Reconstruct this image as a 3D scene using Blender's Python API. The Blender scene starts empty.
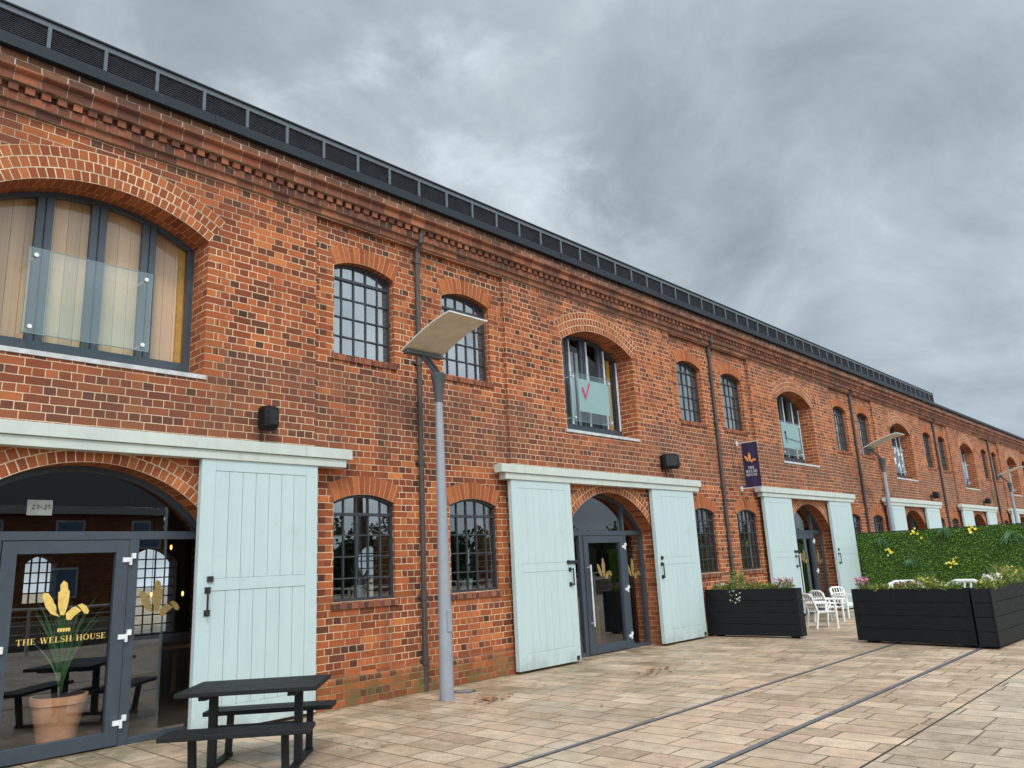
import bpy, math, random
from mathutils import Vector, Matrix
random.seed(7)
R = math.radians
SC = bpy.context.scene
COL = SC.collection
S = 1.17            # final scale from drawing units to metres

# ------------------------------------------------------------------ mesh builder
class MB:
    def __init__(s):
        s.v = []; s.f = []; s.uv = []; s.mi = []
    def face(s, pts, uv=None, m=0):
        i = len(s.v); s.v += [tuple(p) for p in pts]; s.f.append(tuple(range(i, i + len(pts)))); s.mi.append(m)
        if uv is None:
            a, b, c = Vector(pts[0]), Vector(pts[1]), Vector(pts[2])
            n = (b - a).cross(c - a)
            if n.length < 1e-12 and len(pts) > 3: n = (c - a).cross(Vector(pts[3]) - a)
            ax = [abs(n.x), abs(n.y), abs(n.z)]
            k = ax.index(max(ax))
            uv = [((p[1], p[2]), (p[0], p[2]), (p[0], p[1]))[k] for p in pts]
        s.uv.append([tuple(q) for q in uv])
    def box(s, x0, x1, y0, y1, z0, z1, m=0):
        p = [(x, y, z) for x in (x0, x1) for y in (y0, y1) for z in (z0, z1)]
        for q in ((0, 1, 3, 2), (4, 6, 7, 5), (0, 4, 5, 1), (2, 3, 7, 6), (0, 2, 6, 4), (1, 5, 7, 3)):
            s.face([p[i] for i in q], m=m)
    def bar(s, a, b, w, h, up=(0, 0, 1), m=0):
        a = Vector(a); b = Vector(b); d = (b - a).normalized(); u = Vector(up)
        r = d.cross(u)
        if r.length < 1e-6: r = d.cross(Vector((0, 1, 0)))
        r.normalize(); u = r.cross(d).normalized()
        q = [(-1, -1), (1, -1), (1, 1), (-1, 1)]
        A = [a + r * w / 2 * i + u * h / 2 * j for i, j in q]; B = [b + r * w / 2 * i + u * h / 2 * j for i, j in q]
        for i in range(4):
            j = (i + 1) % 4; s.face([A[i], A[j], B[j], B[i]], m=m)
        s.face(A[::-1], m=m); s.face(B, m=m)
    def tube(s, pts, r, n=10, m=0, cap=True):
        pts = [Vector(p) for p in pts]
        rr = r if isinstance(r, (list, tuple)) else [r] * len(pts)
        rings = []
        for i, p in enumerate(pts):
            d = (pts[min(i + 1, len(pts) - 1)] - pts[max(i - 1, 0)]).normalized()
            e = Vector((0, 0, 1)) if abs(d.z) < .9 else Vector((1, 0, 0))
            a = d.cross(e).normalized(); b = d.cross(a)
            rings.append([p + (a * math.cos(2 * math.pi * k / n) + b * math.sin(2 * math.pi * k / n)) * rr[i] for k in range(n)])
        for i in range(len(rings) - 1):
            for k in range(n):
                j = (k + 1) % n
                s.face([rings[i][k], rings[i][j], rings[i + 1][j], rings[i + 1][k]], m=m)
        if cap:
            s.face(rings[0][::-1], m=m); s.face(rings[-1], m=m)
    def prism(s, poly, axis, t0, t1, m=0):
        # poly: 2d points; axis 'y': (x,z), axis 'x': (y,z), axis 'z': (x,y)
        def P(q, t):
            return (q[0], t, q[1]) if axis == 'y' else ((t, q[0], q[1]) if axis == 'x' else (q[0], q[1], t))
        A = [P(q, t0) for q in poly]; B = [P(q, t1) for q in poly]
        s.face(A, m=m); s.face(B[::-1], m=m)
        for i in range(len(poly)):
            j = (i + 1) % len(poly); s.face([A[i], B[i], B[j], A[j]], m=m)
    def build(s, name, mats, parent=None, loc=(0, 0, 0), rz=0, smooth=False, bevel=0, merge=True):
        me = bpy.data.meshes.new(name)
        me.from_pydata(s.v, [], s.f)
        if not isinstance(mats, (list, tuple)): mats = [mats]
        for q in mats: me.materials.append(q)
        ul = me.uv_layers.new(name='UVMap')
        flat = [c for fu in s.uv for q in fu for c in q]
        ul.data.foreach_set('uv', flat)
        me.polygons.foreach_set('material_index', s.mi)
        me.update()
        if merge and len(s.v) < 40000:
            import bmesh
            bm = bmesh.new(); bm.from_mesh(me)
            bmesh.ops.remove_doubles(bm, verts=bm.verts, dist=1e-5)
            bmesh.ops.recalc_face_normals(bm, faces=bm.faces)
            bm.to_mesh(me); bm.free()
        if smooth:
            me.polygons.foreach_set('use_smooth', [True] * len(me.polygons))
            try: me.set_sharp_from_angle(angle=R(35))
            except Exception: pass
        o = bpy.data.objects.new(name, me); COL.objects.link(o)
        o.location = loc; o.rotation_euler = (0, 0, rz)
        if parent: o.parent = parent
        if bevel:
            b = o.modifiers.new('Bevel', 'BEVEL'); b.width = bevel; b.segments = 2; b.limit_method = 'ANGLE'; b.angle_limit = R(40)
        return o

def tag(o, label=None, cat=None, group=None, kind=None):
    if label: o['label'] = label
    if cat: o['category'] = cat
    if group: o['group'] = group
    if kind: o['kind'] = kind
    return o
def empty(name, loc=(0, 0, 0), rz=0, label=None, cat=None, group=None):
    o = bpy.data.objects.new(name, None); COL.objects.link(o); o.location = loc; o.rotation_euler = (0, 0, rz)
    o.empty_display_size = .1
    return tag(o, label, cat, group)
def copy_tree(o, parent=None):
    c = o.copy(); COL.objects.link(c); c.parent = parent
    for ch in list(o.children): copy_tree(ch, c)
    return c

# ------------------------------------------------------------------ node helpers
class NT:
    def __init__(s, mat):
        s.t = mat.node_tree; s.t.nodes.clear()
        s.out = s.t.nodes.new('ShaderNodeOutputMaterial' if isinstance(mat, bpy.types.Material) else 'ShaderNodeOutputWorld')
    def n(s, kind, **kw):
        x = s.t.nodes.new('ShaderNode' + kind)
        for k, v in kw.items(): setattr(x, k, v)
        return x
    def l(s, a, b): s.t.links.new(a, b)
    def put(s, sock, v):
        if isinstance(v, bpy.types.NodeSocket): s.l(v, sock)
        elif isinstance(v, (tuple, list)):
            sock.default_value = (*v, 1) if (len(v) == 3 and sock.type == 'RGBA') else v
        else: sock.default_value = v
    def m(s, op, a, b=0, c=0):
        x = s.n('Math', operation=op); s.put(x.inputs[0], a); s.put(x.inputs[1], b); s.put(x.inputs[2], c); return x.outputs[0]
    def vm(s, op, a, b=(0, 0, 0), scale=None):
        x = s.n('VectorMath', operation=op); s.put(x.inputs[0], a); s.put(x.inputs[1], b)
        if scale is not None: s.put(x.inputs['Scale'], scale)
        return x.outputs[0]
    def noise(s, vec, scale, detail=3, rough=.55, out='Fac', dist=0):
        x = s.n('TexNoise'); s.put(x.inputs['Vector'], vec); s.put(x.inputs['Scale'], scale); s.put(x.inputs['Detail'], detail)
        s.put(x.inputs['Roughness'], rough); s.put(x.inputs['Distortion'], dist); return x.outputs[out]
    def ramp(s, fac, stops, interp='LINEAR'):
        x = s.n('ValToRGB'); r = x.color_ramp; r.interpolation = interp
        while len(r.elements) > 1: r.elements.remove(r.elements[-1])
        for i, (p, c) in enumerate(stops):
            e = r.elements[0] if i == 0 else r.elements.new(p)
            e.position = p; e.color = (*c, 1) if len(c) == 3 else c
        s.put(x.inputs[0], fac); return x.outputs[0]
    def mix(s, fac, a, b, mode='MIX'):
        x = s.n('Mix', data_type='RGBA', blend_type=mode); s.put(x.inputs[0], fac); s.put(x.inputs[6], a); s.put(x.inputs[7], b); return x.outputs[2]
    def mr(s, v, a, b, c=0., d=1., smooth=True):
        x = s.n('MapRange', interpolation_type='SMOOTHSTEP' if smooth else 'LINEAR')
        for i, q in enumerate((v, a, b, c, d)): s.put(x.inputs[i], q)
        return x.outputs[0]
    def sep(s, v):
        x = s.n('SeparateXYZ'); s.put(x.inputs[0], v); return x.outputs
    def comb(s, a, b, c=0):
        x = s.n('CombineXYZ'); s.put(x.inputs[0], a); s.put(x.inputs[1], b); s.put(x.inputs[2], c); return x.outputs[0]
    def white(s, vec, out='Value'):
        x = s.n('TexWhiteNoise', noise_dimensions='3D'); s.put(x.inputs['Vector'], vec); return x.outputs[out]
    def bump(s, h, strength=.5, dist=.01):
        x = s.n('Bump'); s.put(x.inputs['Height'], h); x.inputs['Strength'].default_value = strength; x.inputs['Distance'].default_value = dist; return x.outputs[0]
    def bsdf(s, color, rough=.8, metal=0, normal=None, spec=None):
        x = s.n('BsdfPrincipled'); s.put(x.inputs['Base Color'], color); s.put(x.inputs['Roughness'], rough); s.put(x.inputs['Metallic'], metal)
        if normal is not None: s.l(normal, x.inputs['Normal'])
        if spec is not None: s.put(x.inputs['Specular IOR Level'], spec)
        s.l(x.outputs[0], s.out.inputs[0]); return x
def newmat(name):
    m = bpy.data.materials.new(name); m.use_nodes = True; return m, NT(m)

def brick_mat(name, h, w0, w1, stops, mortar=(.74, .55, .36), joint=.0041, header_dark=.14, seed=0, dirt=True, moss=False, bump=.6, dirt_band=None, joint_v=None):
    m, t = newmat(name)
    uv = t.n('UVMap').outputs[0]
    pos = t.n('NewGeometry').outputs['Position']
    wob = t.vm('SUBTRACT', t.noise(pos, 5, 2, out='Color'), (.5, .5, .5))
    uv2 = t.vm('ADD', uv, t.vm('SCALE', wob, scale=.012))
    u, v, _ = t.sep(uv2)
    row_f = t.m('DIVIDE', v, h); row = t.m('FLOOR', row_f); fv = t.m('SUBTRACT', row_f, row)
    par = t.m('MULTIPLY', t.m('FRACT', t.m('MULTIPLY', row, .5)), 2)
    w = t.m('ADD', w0, t.m('MULTIPLY', par, w1 - w0))
    rj = t.white(t.comb(row, seed + 3.3, 1.7))
    uu = t.m('ADD', t.m('DIVIDE', u, w), t.m('ADD', t.m('MULTIPLY', par, .5), t.m('MULTIPLY', rj, .12)))
    col = t.m('FLOOR', uu); fu = t.m('SUBTRACT', uu, col)
    du = t.m('MULTIPLY', t.m('SUBTRACT', .5, t.m('ABSOLUTE', t.m('SUBTRACT', fu, .5))), w)
    dv = t.m('MULTIPLY', t.m('SUBTRACT', .5, t.m('ABSOLUTE', t.m('SUBTRACT', fv, .5))), h)
    d = t.m('MINIMUM', du, dv)
    d = t.m('ADD', d, t.m('MULTIPLY', t.m('SUBTRACT', t.noise(pos, 60, 2), .5), .004))
    mask = t.mr(d, joint * .8, joint * 1.3)
    rnd = t.white(t.comb(col, row, seed))
    rnd2 = t.white(t.comb(col, row, seed + 9.1))
    zone = t.m('MULTIPLY', t.m('SUBTRACT', t.noise(pos, .55, 3), .5), .50)
    rr = t.m('ADD', t.m('ADD', t.m('MULTIPLY', rnd, .78), t.m('MULTIPLY', par, header_dark)), zone)
    c = t.ramp(rr, stops)
    fine = t.noise(pos, 38, 4, .65)
    blot = t.noise(pos, 11, 3, .6)
    c = t.mix(1, c, t.ramp(t.m('ADD', t.m('MULTIPLY', fine, .6), t.m('MULTIPLY', rnd2, .4)), [(.2, (.68, .66, .64)), (.75, (1.26, 1.23, 1.2))]), 'MULTIPLY')
    c = t.mix(t.mr(blot, .58, .78, 0, .5), c, (.075, .038, .028))
    mc = t.mix(t.mr(t.noise(pos, 1.3, 4, .6), .38, .68), mortar, tuple(x * .55 for x in mortar))
    mc = t.mix(1, mc, t.ramp(fine, [(.25, (.75, .75, .75)), (.8, (1.15, 1.15, 1.15))]), 'MULTIPLY')
    px, py, pz = t.sep(pos); pz0 = pz
    if dirt_band:
        band = t.m('MULTIPLY', t.mr(pz, dirt_band[0] * S, (dirt_band[0] + .25) * S), t.mr(pz, (dirt_band[1] - .3) * S, dirt_band[1] * S, 1., 0.))
        g = t.m('MULTIPLY', band, t.mr(t.noise(pos, .8, 4, .6), .3, .6, .15, .9))
        c = t.mix(t.m('MULTIPLY', g, .66), c, (.115, .056, .040))
        mc = t.mix(t.m('MULTIPLY', g, .3), mc, (.30, .22, .16))
    if dirt:
        c = t.mix(t.mr(t.noise(t.vm('MULTIPLY', pos, (1, 1, .35)), 1.1, 5, .65), .58, .78, 0, .55), c, (.07, .048, .04))
        st = t.noise(t.vm('MULTIPLY', pos, (2.6, 2.6, .22)), 1, 5, .65)
        c = t.mix(t.mr(st, .54, .76, 0, .45), c, (.085, .045, .034)); mc = t.mix(t.mr(st, .50, .74, 0, .6), mc, (.22, .15, .10))
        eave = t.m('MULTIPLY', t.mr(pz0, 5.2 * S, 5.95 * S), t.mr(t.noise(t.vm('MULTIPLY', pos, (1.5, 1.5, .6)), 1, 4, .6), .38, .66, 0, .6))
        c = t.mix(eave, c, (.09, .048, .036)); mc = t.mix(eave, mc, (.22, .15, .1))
        lm = t.mr(t.noise(t.vm('ADD', pos, (7, 3, 1)), 1.4, 6, .75), .60, .80, 0, .40)
        c = t.mix(lm, c, (.40, .25, .17))
    low = t.mr(pz, .05, .55, 1., 0.)
    gm = t.m('MULTIPLY', low, t.mr(t.noise(pos, 3.5, 4, .6), .40, .6, 0, .85 if moss else .3))
    base = t.mix(mask, mc, c)
    base = t.mix(gm, base, (.14, .108, .040))
    hgt = t.m('ADD', t.m('MULTIPLY', mask, 1.), t.m('MULTIPLY', fine, .35))
    t.bsdf(base, .88, normal=t.bump(hgt, bump, .012), spec=.25)
    return m

WALL_STOPS = [(.0, (.43, .140, .046)), (.25, (.35, .098, .033)), (.5, (.265, .069, .026)), (.70, (.175, .049, .023)), (.87, (.095, .038, .022)), (1., (.052, .031, .021))]
ORNG_STOPS = [(.0, (.355, .115, .040)), (.5, (.285, .078, .029)), (.85, (.215, .056, .024)), (1., (.14, .042, .024))]
CORN_STOPS = [(.0, (.33, .125, .06)), (.35, (.23, .072, .037)), (.7, (.12, .045, .03)), (1., (.05, .029, .025))]
H0 = .0818
M = {}
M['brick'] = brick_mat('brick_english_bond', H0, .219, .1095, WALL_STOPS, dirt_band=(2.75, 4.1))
M['orange'] = brick_mat('brick_orange_quoin', H0, .23, .23, ORNG_STOPS, seed=4, header_dark=0, dirt=False, joint=.0044)
M['arch'] = brick_mat('brick_arch_rowlock', .113, .083, .083, ORNG_STOPS, seed=11, header_dark=.0, dirt=False, joint=.0056)
M['archs'] = brick_mat('brick_arch_small', .23, .080, .080, ORNG_STOPS, seed=17, header_dark=0, dirt=False, joint=.0034, mortar=(.56, .35, .2))
M['cornice'] = brick_mat('brick_cornice', .0865, .230, .115, CORN_STOPS, seed=23, mortar=(.40, .29, .2), joint=.0036)
M['dentil'] = brick_mat('brick_dentil', .5, .1405, .1405, CORN_STOPS, seed=29, joint=.0005, dirt=True, mortar=(.3, .2, .14))
M['frieze'] = brick_mat('brick_frieze', .09, .23, .23, [(.0, (.27, .135, .08)), (.5, (.18, .08, .045)), (1., (.09, .05, .035))], seed=31, mortar=(.62, .50, .38), joint=.006)
M['plinth'] = brick_mat('brick_plinth', H0, .219, .1095, WALL_STOPS[1:] , seed=37, moss=True, mortar=(.36, .30, .18))
M['sill'] = brick_mat('brick_sill', .2, .08, .08, CORN_STOPS, seed=41, joint=.0035, mortar=(.35, .24, .17))

def plain(name, color, rough=.6, metal=0, var=.25, scale=9, bump=.15, bscale=40, spec=None, streak=0, streak_col=(.1, .09, .07), wear=0, wear_col=(.3, .3, .3)):
    m, t = newmat(name)
    pos = t.n('NewGeometry').outputs['Position']
    tc = t.n('TexCoord').outputs['Object']
    oi = t.n('ObjectInfo').outputs['Random']
    v = t.vm('ADD', tc, t.comb(t.m('MULTIPLY', oi, 31), t.m('MULTIPLY', oi, 17), 0))
    nz = t.noise(v, scale, 4, .6)
    c = t.mix(1, color, t.ramp(nz, [(.25, (1 - var,) * 3), (.75, (1 + var * .6,) * 3)]), 'MULTIPLY')
    if streak:
        st = t.noise(t.vm('MULTIPLY', v, (14, 14, .7)), 1, 4, .65)
        c = t.mix(t.mr(st, .55, .8, 0, streak), c, streak_col)
    if wear:
        c = t.mix(t.mr(t.noise(v, 16, 5, .7), .62, .72, 0, wear), c, wear_col)
    r = t.mr(nz, .2, .8, rough - .08, rough + .1)
    t.bsdf(c, r, metal, t.bump(t.noise(v, bscale, 4, .6), bump, .01), spec)
    return m
M['slate'] = plain('slate_grey_powder_coat', (.046, .060, .076), .42, var=.12)
M['steel'] = plain('dark_window_steel', (.030, .033, .040), .5, var=.3, wear=.25, wear_col=(.09, .07, .06))
M['fascia'] = plain('black_metal_fascia', (.010, .015, .020), .5, var=.35, scale=2.5, streak=.25, streak_col=(.03, .035, .04), spec=.3)
M['louvre'] = plain('louvre_slat_metal', (.034, .033, .042), .5, var=.25)
M['louvre_rail'] = plain('louvre_grey_rail', (.085, .100, .115), .45, var=.2)
M['black'] = plain('matt_black', (.006, .006, .007), .7)
M['lintel'] = plain('painted_timber_track_cover', (.49, .53, .48), .55, var=.12, streak=.35, streak_col=(.30, .29, .22), scale=3)
M['pipe'] = plain('rusty_dark_cast_iron', (.060, .046, .040), .6, var=.4, wear=.5, wear_col=(.13, .06, .035), scale=6)
M['pole'] = plain('galvanised_grey_paint', (.255, .275, .305), .5, var=.1, scale=5, streak=.25, streak_col=(.17, .18, .2))
M['collar'] = plain('dark_grey_lamp_collar', (.075, .082, .09), .5)
M['lampunder'] = plain('weathered_cream_panel', (.64, .58, .47), .6, var=.16, scale=5, wear=.3, wear_col=(.36, .31, .24))
M['lamptop'] = plain('off_white_panel_edge', (.6, .6, .57), .6)
M['bench'] = plain('black_recycled_plank', (.008, .009, .010), .6, var=.3, wear=.25, wear_col=(.03, .03, .032), bump=.3, spec=.25)
M['steelgal'] = plain('brushed_stainless', (.68, .68, .68), .45, .5, var=.1)
M['white_plastic'] = plain('white_painted_slats', (.72, .72, .70), .5, var=.08)
M['hinge'] = plain('white_hinge', (.75, .75, .75), .4)
M['terracotta'] = plain('terracotta_pot', (.62, .29, .145), .8, var=.25, scale=4, streak=.35, streak_col=(.55, .36, .26))
M['gold'] = plain('gold_vinyl', (.72, .50, .13), .45, 0, var=.2, scale=20)
M['gold_dull'] = plain('darker_gold_vinyl', (.27, .18, .06), .5, var=.3, scale=20)  # darker gold for the side panes and the further doors
M['leadsill'] = plain('pale_lead_flashing', (.50, .50, .49), .6, var=.35, wear=.4, wear_col=(.25, .24, .22))
M['purple'] = plain('dark_purple_banner', (.022, .012, .05), .75, var=.2)
M['logo_orange'] = plain('orange_print', (.75, .30, .08), .7)
M['print_white'] = plain('white_print', (.75, .75, .74), .7)
M['soil'] = plain('potting_soil', (.03, .02, .013), .95, bump=.8)
M['speaker'] = plain('black_speaker_case', (.004, .004, .005), .55, spec=.25)
M['grille'] = plain('speaker_grille', (.005, .005, .006), .6, bump=.6, bscale=160)
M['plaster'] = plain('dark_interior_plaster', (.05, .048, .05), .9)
M['intfloor'] = plain('interior_floor', (.10, .075, .055), .6)
M['intwood'] = plain('interior_oak', (.30, .155, .06), .5)
M['tick'] = plain('magenta_red_print', (.55, .03, .10), .6)
M['sheet'] = plain('pale_teal_sheet', (.36, .43, .44), .6, var=.05)
M['slate_roof'] = plain('roof_slates', (.06, .065, .075), .7)
M['iron'] = plain('black_iron_fitting', (.012, .012, .013), .5)
M['strip_white'] = plain('white_edge_strip', (.68, .70, .72), .4, var=.05)
M['yellowwood'] = plain('yellow_pine_frame', (.50, .27, .06), .6, var=.3)
M['drain'] = plain('steel_slot_rail', (.15, .15, .155), .5, .2, var=.35, wear=.4, wear_col=(.16, .10, .07))
M['manhole'] = plain('grey_cover', (.20, .21, .22), .5, var=.4)
M['card'] = plain('cream_card', (.55, .53, .45), .7)
M['blueframe'] = plain('pale_blue_window', (.15, .25, .4), .4)

# painted shutter timber: pale blue green boards, weathered
def shutter_mat():
    m, t = newmat('pale_duck_egg_boards')
    uv = t.n('UVMap').outputs[0]; tc = t.n('TexCoord').outputs['Object']
    u, v, _ = t.sep(uv)
    st = t.noise(t.vm('MULTIPLY', tc, (30, 1, .9)), 1, 5, .65)
    st2 = t.noise(t.vm('MULTIPLY', tc, (7, 1, .5)), 1, 4, .6)
    oi = t.n('ObjectInfo').outputs['Random']
    c = t.mix(st2, (.405, .50, .50), (.475, .57, .565))
    c = t.mix(t.mr(st, .60, .82, 0, .5), c, (.34, .38, .36))
    c = t.mix(t.mr(t.noise(tc, 3, 4, .6), .5, .75, 0, .35), c, (.50, .585, .57))
    c = t.mix(t.mr(t.noise(t.vm('MULTIPLY', tc, (2.2, 1, .8)), 2, 6, .7), .55, .75, 0, .35), c, (.33, .40, .385))
    c = t.mix(t.mr(t.noise(tc, 26, 4, .7), .66, .74, 0, .5), c, (.24, .25, .22))
    pz = t.sep(t.n('NewGeometry').outputs['Position'])[2]
    g = t.m('MULTIPLY', t.mr(pz, .0, .5, 1., 0.), t.mr(t.noise(tc, 5, 4), .35, .65, 0, .5))
    c = t.mix(g, c, (.28, .30, .25))
    t.bsdf(c, .6, normal=t.bump(st, .2, .006), spec=.3); return m
M['shutter'] = shutter_mat()

def timber_mat():
    m, t = newmat('pale_pine_boards_behind_glass')
    tc = t.n('TexCoord').outputs['Object']
    g = t.noise(t.vm('MULTIPLY', tc, (16, 1, .8)), 1.4, 5, .6, dist=1.2)
    kn = t.noise(t.vm('MULTIPLY', tc, (4, 1, 1.6)), 2.6, 2, .5)
    x = t.sep(tc)[0]
    b = t.white(t.comb(t.m('FLOOR', t.m('DIVIDE', x, .125 * S)), 2, 0))
    c = t.mix(g, (.58, .36, .20), (.73, .51, .32))
    c = t.mix(t.mr(kn, .70, .76, 0, .6), c, (.22, .12, .06))
    c = t.mix(1, c, t.ramp(b, [(0, (.80, .80, .82)), (1, (1.1, 1.08, 1.05))]), 'MULTIPLY')
    t.bsdf(c, .7, spec=.2); return m
M['timber'] = timber_mat()

def glass_mat(name, tint=(.75, .85, .9), gain=1.6, base=.03, rough=.01, dust=0, dustcol=(.4, .44, .46)):
    m, t = newmat(name)
    pos = t.n('NewGeometry').outputs['Position']
    nrm = t.bump(t.noise(pos, 1.6, 0, .4), .03, .02)
    tr = t.n('BsdfTransparent'); tr.inputs[0].default_value = (*tint, 1)
    gl = t.n('BsdfGlossy'); gl.inputs['Roughness'].default_value = rough; gl.inputs[0].default_value = (.95, .98, 1, 1); t.l(nrm, gl.inputs['Normal'])
    lw = t.n('LayerWeight'); lw.inputs['Blend'].default_value = .5
    fr = t.m('ADD', .043, t.m('MULTIPLY', t.m('POWER', lw.outputs['Facing'], 5), .957))
    fac = t.m('MINIMUM', t.m('ADD', t.m('MULTIPLY', fr, gain), base), 1)
    mx = t.n('MixShader'); t.l(fac, mx.inputs[0]); t.l(tr.outputs[0], mx.inputs[1]); t.l(gl.outputs[0], mx.inputs[2])
    res = mx.outputs[0]
    if dust:
        df = t.n('BsdfDiffuse'); df.inputs[0].default_value = (*dustcol, 1)
        m2 = t.n('MixShader'); t.l(t.mr(t.noise(pos, 3, 5, .65), .3, .75, dust * .5, dust), m2.inputs[0]); t.l(res, m2.inputs[1]); t.l(df.outputs[0], m2.inputs[2]); res = m2.outputs[0]
    t.l(res, t.out.inputs[0]); return m
M['glass'] = glass_mat('clear_door_glass', (.90, .93, .95), 2.0, .05, 0)
M['glass_old'] = glass_mat('old_wavy_window_glass', (.62, .68, .70), 2.2, .12, 0)
M['glass_up'] = glass_mat('dusty_upper_window_glass', (.45, .52, .55), 2.0, .18, 0, .10, (.36, .42, .46))
M['glass_big'] = glass_mat('upper_casement_glass', (.99, .985, .97), .8, .0, 0)
M['glass_edge'] = plain('pale_green_glass_edge', (.13, .22, .21), .3, var=.05)
M['glass_teal'] = glass_mat('teal_balustrade_glass', (.76, .88, .86), 1.3, .02, 0, .025, (.42, .60, .60))

def paving_mat():
    m, t = newmat('sandstone_plank_paving')
    pos = t.vm('SCALE', t.n('NewGeometry').outputs['Position'], scale=1 / S)
    wob = t.vm('SUBTRACT', t.noise(pos, 3, 2, out='Color'), (.5, .5, .5))
    p2 = t.vm('ADD', pos, t.vm('SCALE', wob, scale=.012))
    x, y, _ = t.sep(p2)
    # courses across x: alternating widths .285 and .45 (period .735)
    k = t.m('DIVIDE', t.m('ADD', x, .24), .565); kf = t.m('FLOOR', k); kr = t.m('MULTIPLY', t.m('SUBTRACT', k, kf), .565)
    second = t.m('GREATER_THAN', kr, .27)
    row = t.m('ADD', t.m('MULTIPLY', kf, 2), second)
    lo = t.m('MULTIPLY', second, .27); wd = t.m('ADD', .27, t.m('MULTIPLY', second, .025))
    fx = t.m('SUBTRACT', kr, lo)
    dx = t.m('MINIMUM', fx, t.m('SUBTRACT', wd, fx))
    ln = t.m('ADD', .44, t.m('MULTIPLY', t.white(t.comb(row, 5, 2)), .22))
    yy = t.m('ADD', t.m('DIVIDE', y, ln), t.m('MULTIPLY', t.white(t.comb(row, 1, 8)), 3))
    col = t.m('FLOOR', yy); fy = t.m('SUBTRACT', yy, col)
    dy = t.m('MULTIPLY', t.m('SUBTRACT', .5, t.m('ABSOLUTE', t.m('SUBTRACT', fy, .5))), ln)
    d = t.m('ADD', t.m('MINIMUM', dx, dy), t.m('MULTIPLY', t.m('SUBTRACT', t.noise(pos, 30, 2), .5), .006))
    mask = t.mr(d, .0045, .0105)
    r1 = t.white(t.comb(col, row, .5)); r2 = t.white(t.comb(col, row, 7.5))
    c = t.ramp(r1, [(0, (.455, .325, .225)), (.3, (.51, .375, .262)), (.55, (.485, .338, .240)), (.75, (.525, .405, .290)), (1, (.48, .370, .270))])
    c2 = t.ramp(r1, [(0, (.47, .35, .255)), (.5, (.52, .41, .31)), (1, (.49, .41, .32))])
    outer = t.m('LESS_THAN', y, -5.56)
    c = t.mix(outer, c, c2)
    blot = t.noise(t.vm('MULTIPLY', pos, (1, 1, 1)), 7, 5, .65)
    c = t.mix(1, c, t.ramp(t.m('ADD', t.m('MULTIPLY', blot, .75), t.m('MULTIPLY', r2, .25)), [(.25, (.56, .54, .52)), (.55, (.98, .98, .98)), (.8, (1.30, 1.28, 1.24))]), 'MULTIPLY')
    fine = t.noise(pos, 70, 3, .75)
    c = t.mix(1, c, t.ramp(fine, [(.3, (.70, .70, .70)), (.7, (1.22, 1.22, 1.22))]), 'MULTIPLY')
    # dirt spread, greener towards the foot of the wall
    near = t.mr(y, -3.6, -.4)
    c = t.mix(t.m('MULTIPLY', t.mr(t.noise(pos, 1.2, 5, .65), .42, .68), t.m('ADD', .26, t.m('MULTIPLY', near, .58))), c, (.17, .135, .07))
    c = t.mix(t.mr(t.noise(t.vm('ADD', pos, (4, 9, 0)), .45, 4, .6), .5, .7, 0, .3), c, (.20, .155, .11))
    c = t.mix(t.mr(t.noise(pos, 22, 3, .6), .64, .74, 0, .7), c, (.09, .065, .045))
    foot = t.m('MULTIPLY', t.mr(y, -.22, .02), t.mr(t.noise(pos, 5, 3), .35, .6))
    c = t.mix(t.m('MULTIPLY', foot, .7), c, (.10, .095, .035))
    jc = t.mix(t.mr(t.noise(pos, 2.5, 3), .35, .65), (.085, .060, .042), (.16, .115, .07))
    base = t.mix(mask, jc, c)
    h = t.m('ADD', t.m('MULTIPLY', mask, .7), t.m('ADD', t.m('MULTIPLY', blot, .25), t.m('MULTIPLY', r2, .22)))
    rough = t.mr(t.noise(pos, 1.6, 4, .6), .35, .65, .34, .72)
    t.bsdf(base, rough, normal=t.bump(h, .45, .012), spec=.35); return m
M['paving'] = paving_mat()

def leaf_mat(name, stops, rough=.6, trans=.25):
    m, t = newmat(name)
    uv = t.n('UVMap').outputs[0]
    r = t.white(t.vm('FLOOR', uv))
    c = t.ramp(r, stops)
    b = t.bsdf(c, rough, spec=.3)
    tr = t.n('BsdfTranslucent'); t.l(c, tr.inputs[0])
    mx = t.n('MixShader'); mx.inputs[0].default_value = trans; t.l(b.outputs[0], mx.inputs[1]); t.l(tr.outputs[0], mx.inputs[2]); t.l(mx.outputs[0], t.out.inputs[0])
    return m
M['hedge_leaf'] = leaf_mat('hedge_leaves', [(0, (.055, .125, .014)), (.4, (.155, .31, .03)), (.75, (.28, .47, .06)), (.93, (.22, .38, .08)), (1, (.42, .55, .28))])
M['fern_leaf'] = leaf_mat('fern_leaves', [(0, (.03, .09, .03)), (1, (.12, .24, .10))])
M['flower_yellow'] = leaf_mat('yellow_petals', [(0, (.80, .66, .05)), (.8, (.88, .80, .14)), (1, (.9, .88, .5))])
M['flower_pink'] = leaf_mat('pink_petals', [(0, (.45, .06, .2)), (.6, (.62, .22, .38)), (1, (.75, .5, .6))])
M['flower_white'] = leaf_mat('white_petals', [(0, (.7, .7, .62)), (1, (.8, .78, .7))])
M['flower_red'] = leaf_mat('rust_red_petals', [(0, (.22, .04, .03)), (1, (.40, .10, .05))])
M['plant_leaf'] = leaf_mat('planter_leaves', [(0, (.05, .11, .02)), (.5, (.15, .21, .045)), (.85, (.30, .34, .09)), (1, (.42, .32, .12))])
M['palm_leaf'] = leaf_mat('indoor_plant_leaves', [(0, (.04, .14, .04)), (1, (.12, .27, .10))])
M['dark_leaf'] = leaf_mat('dark_pot_plant_leaves', [(0, (.015, .05, .015)), (1, (.05, .11, .04))])
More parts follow.
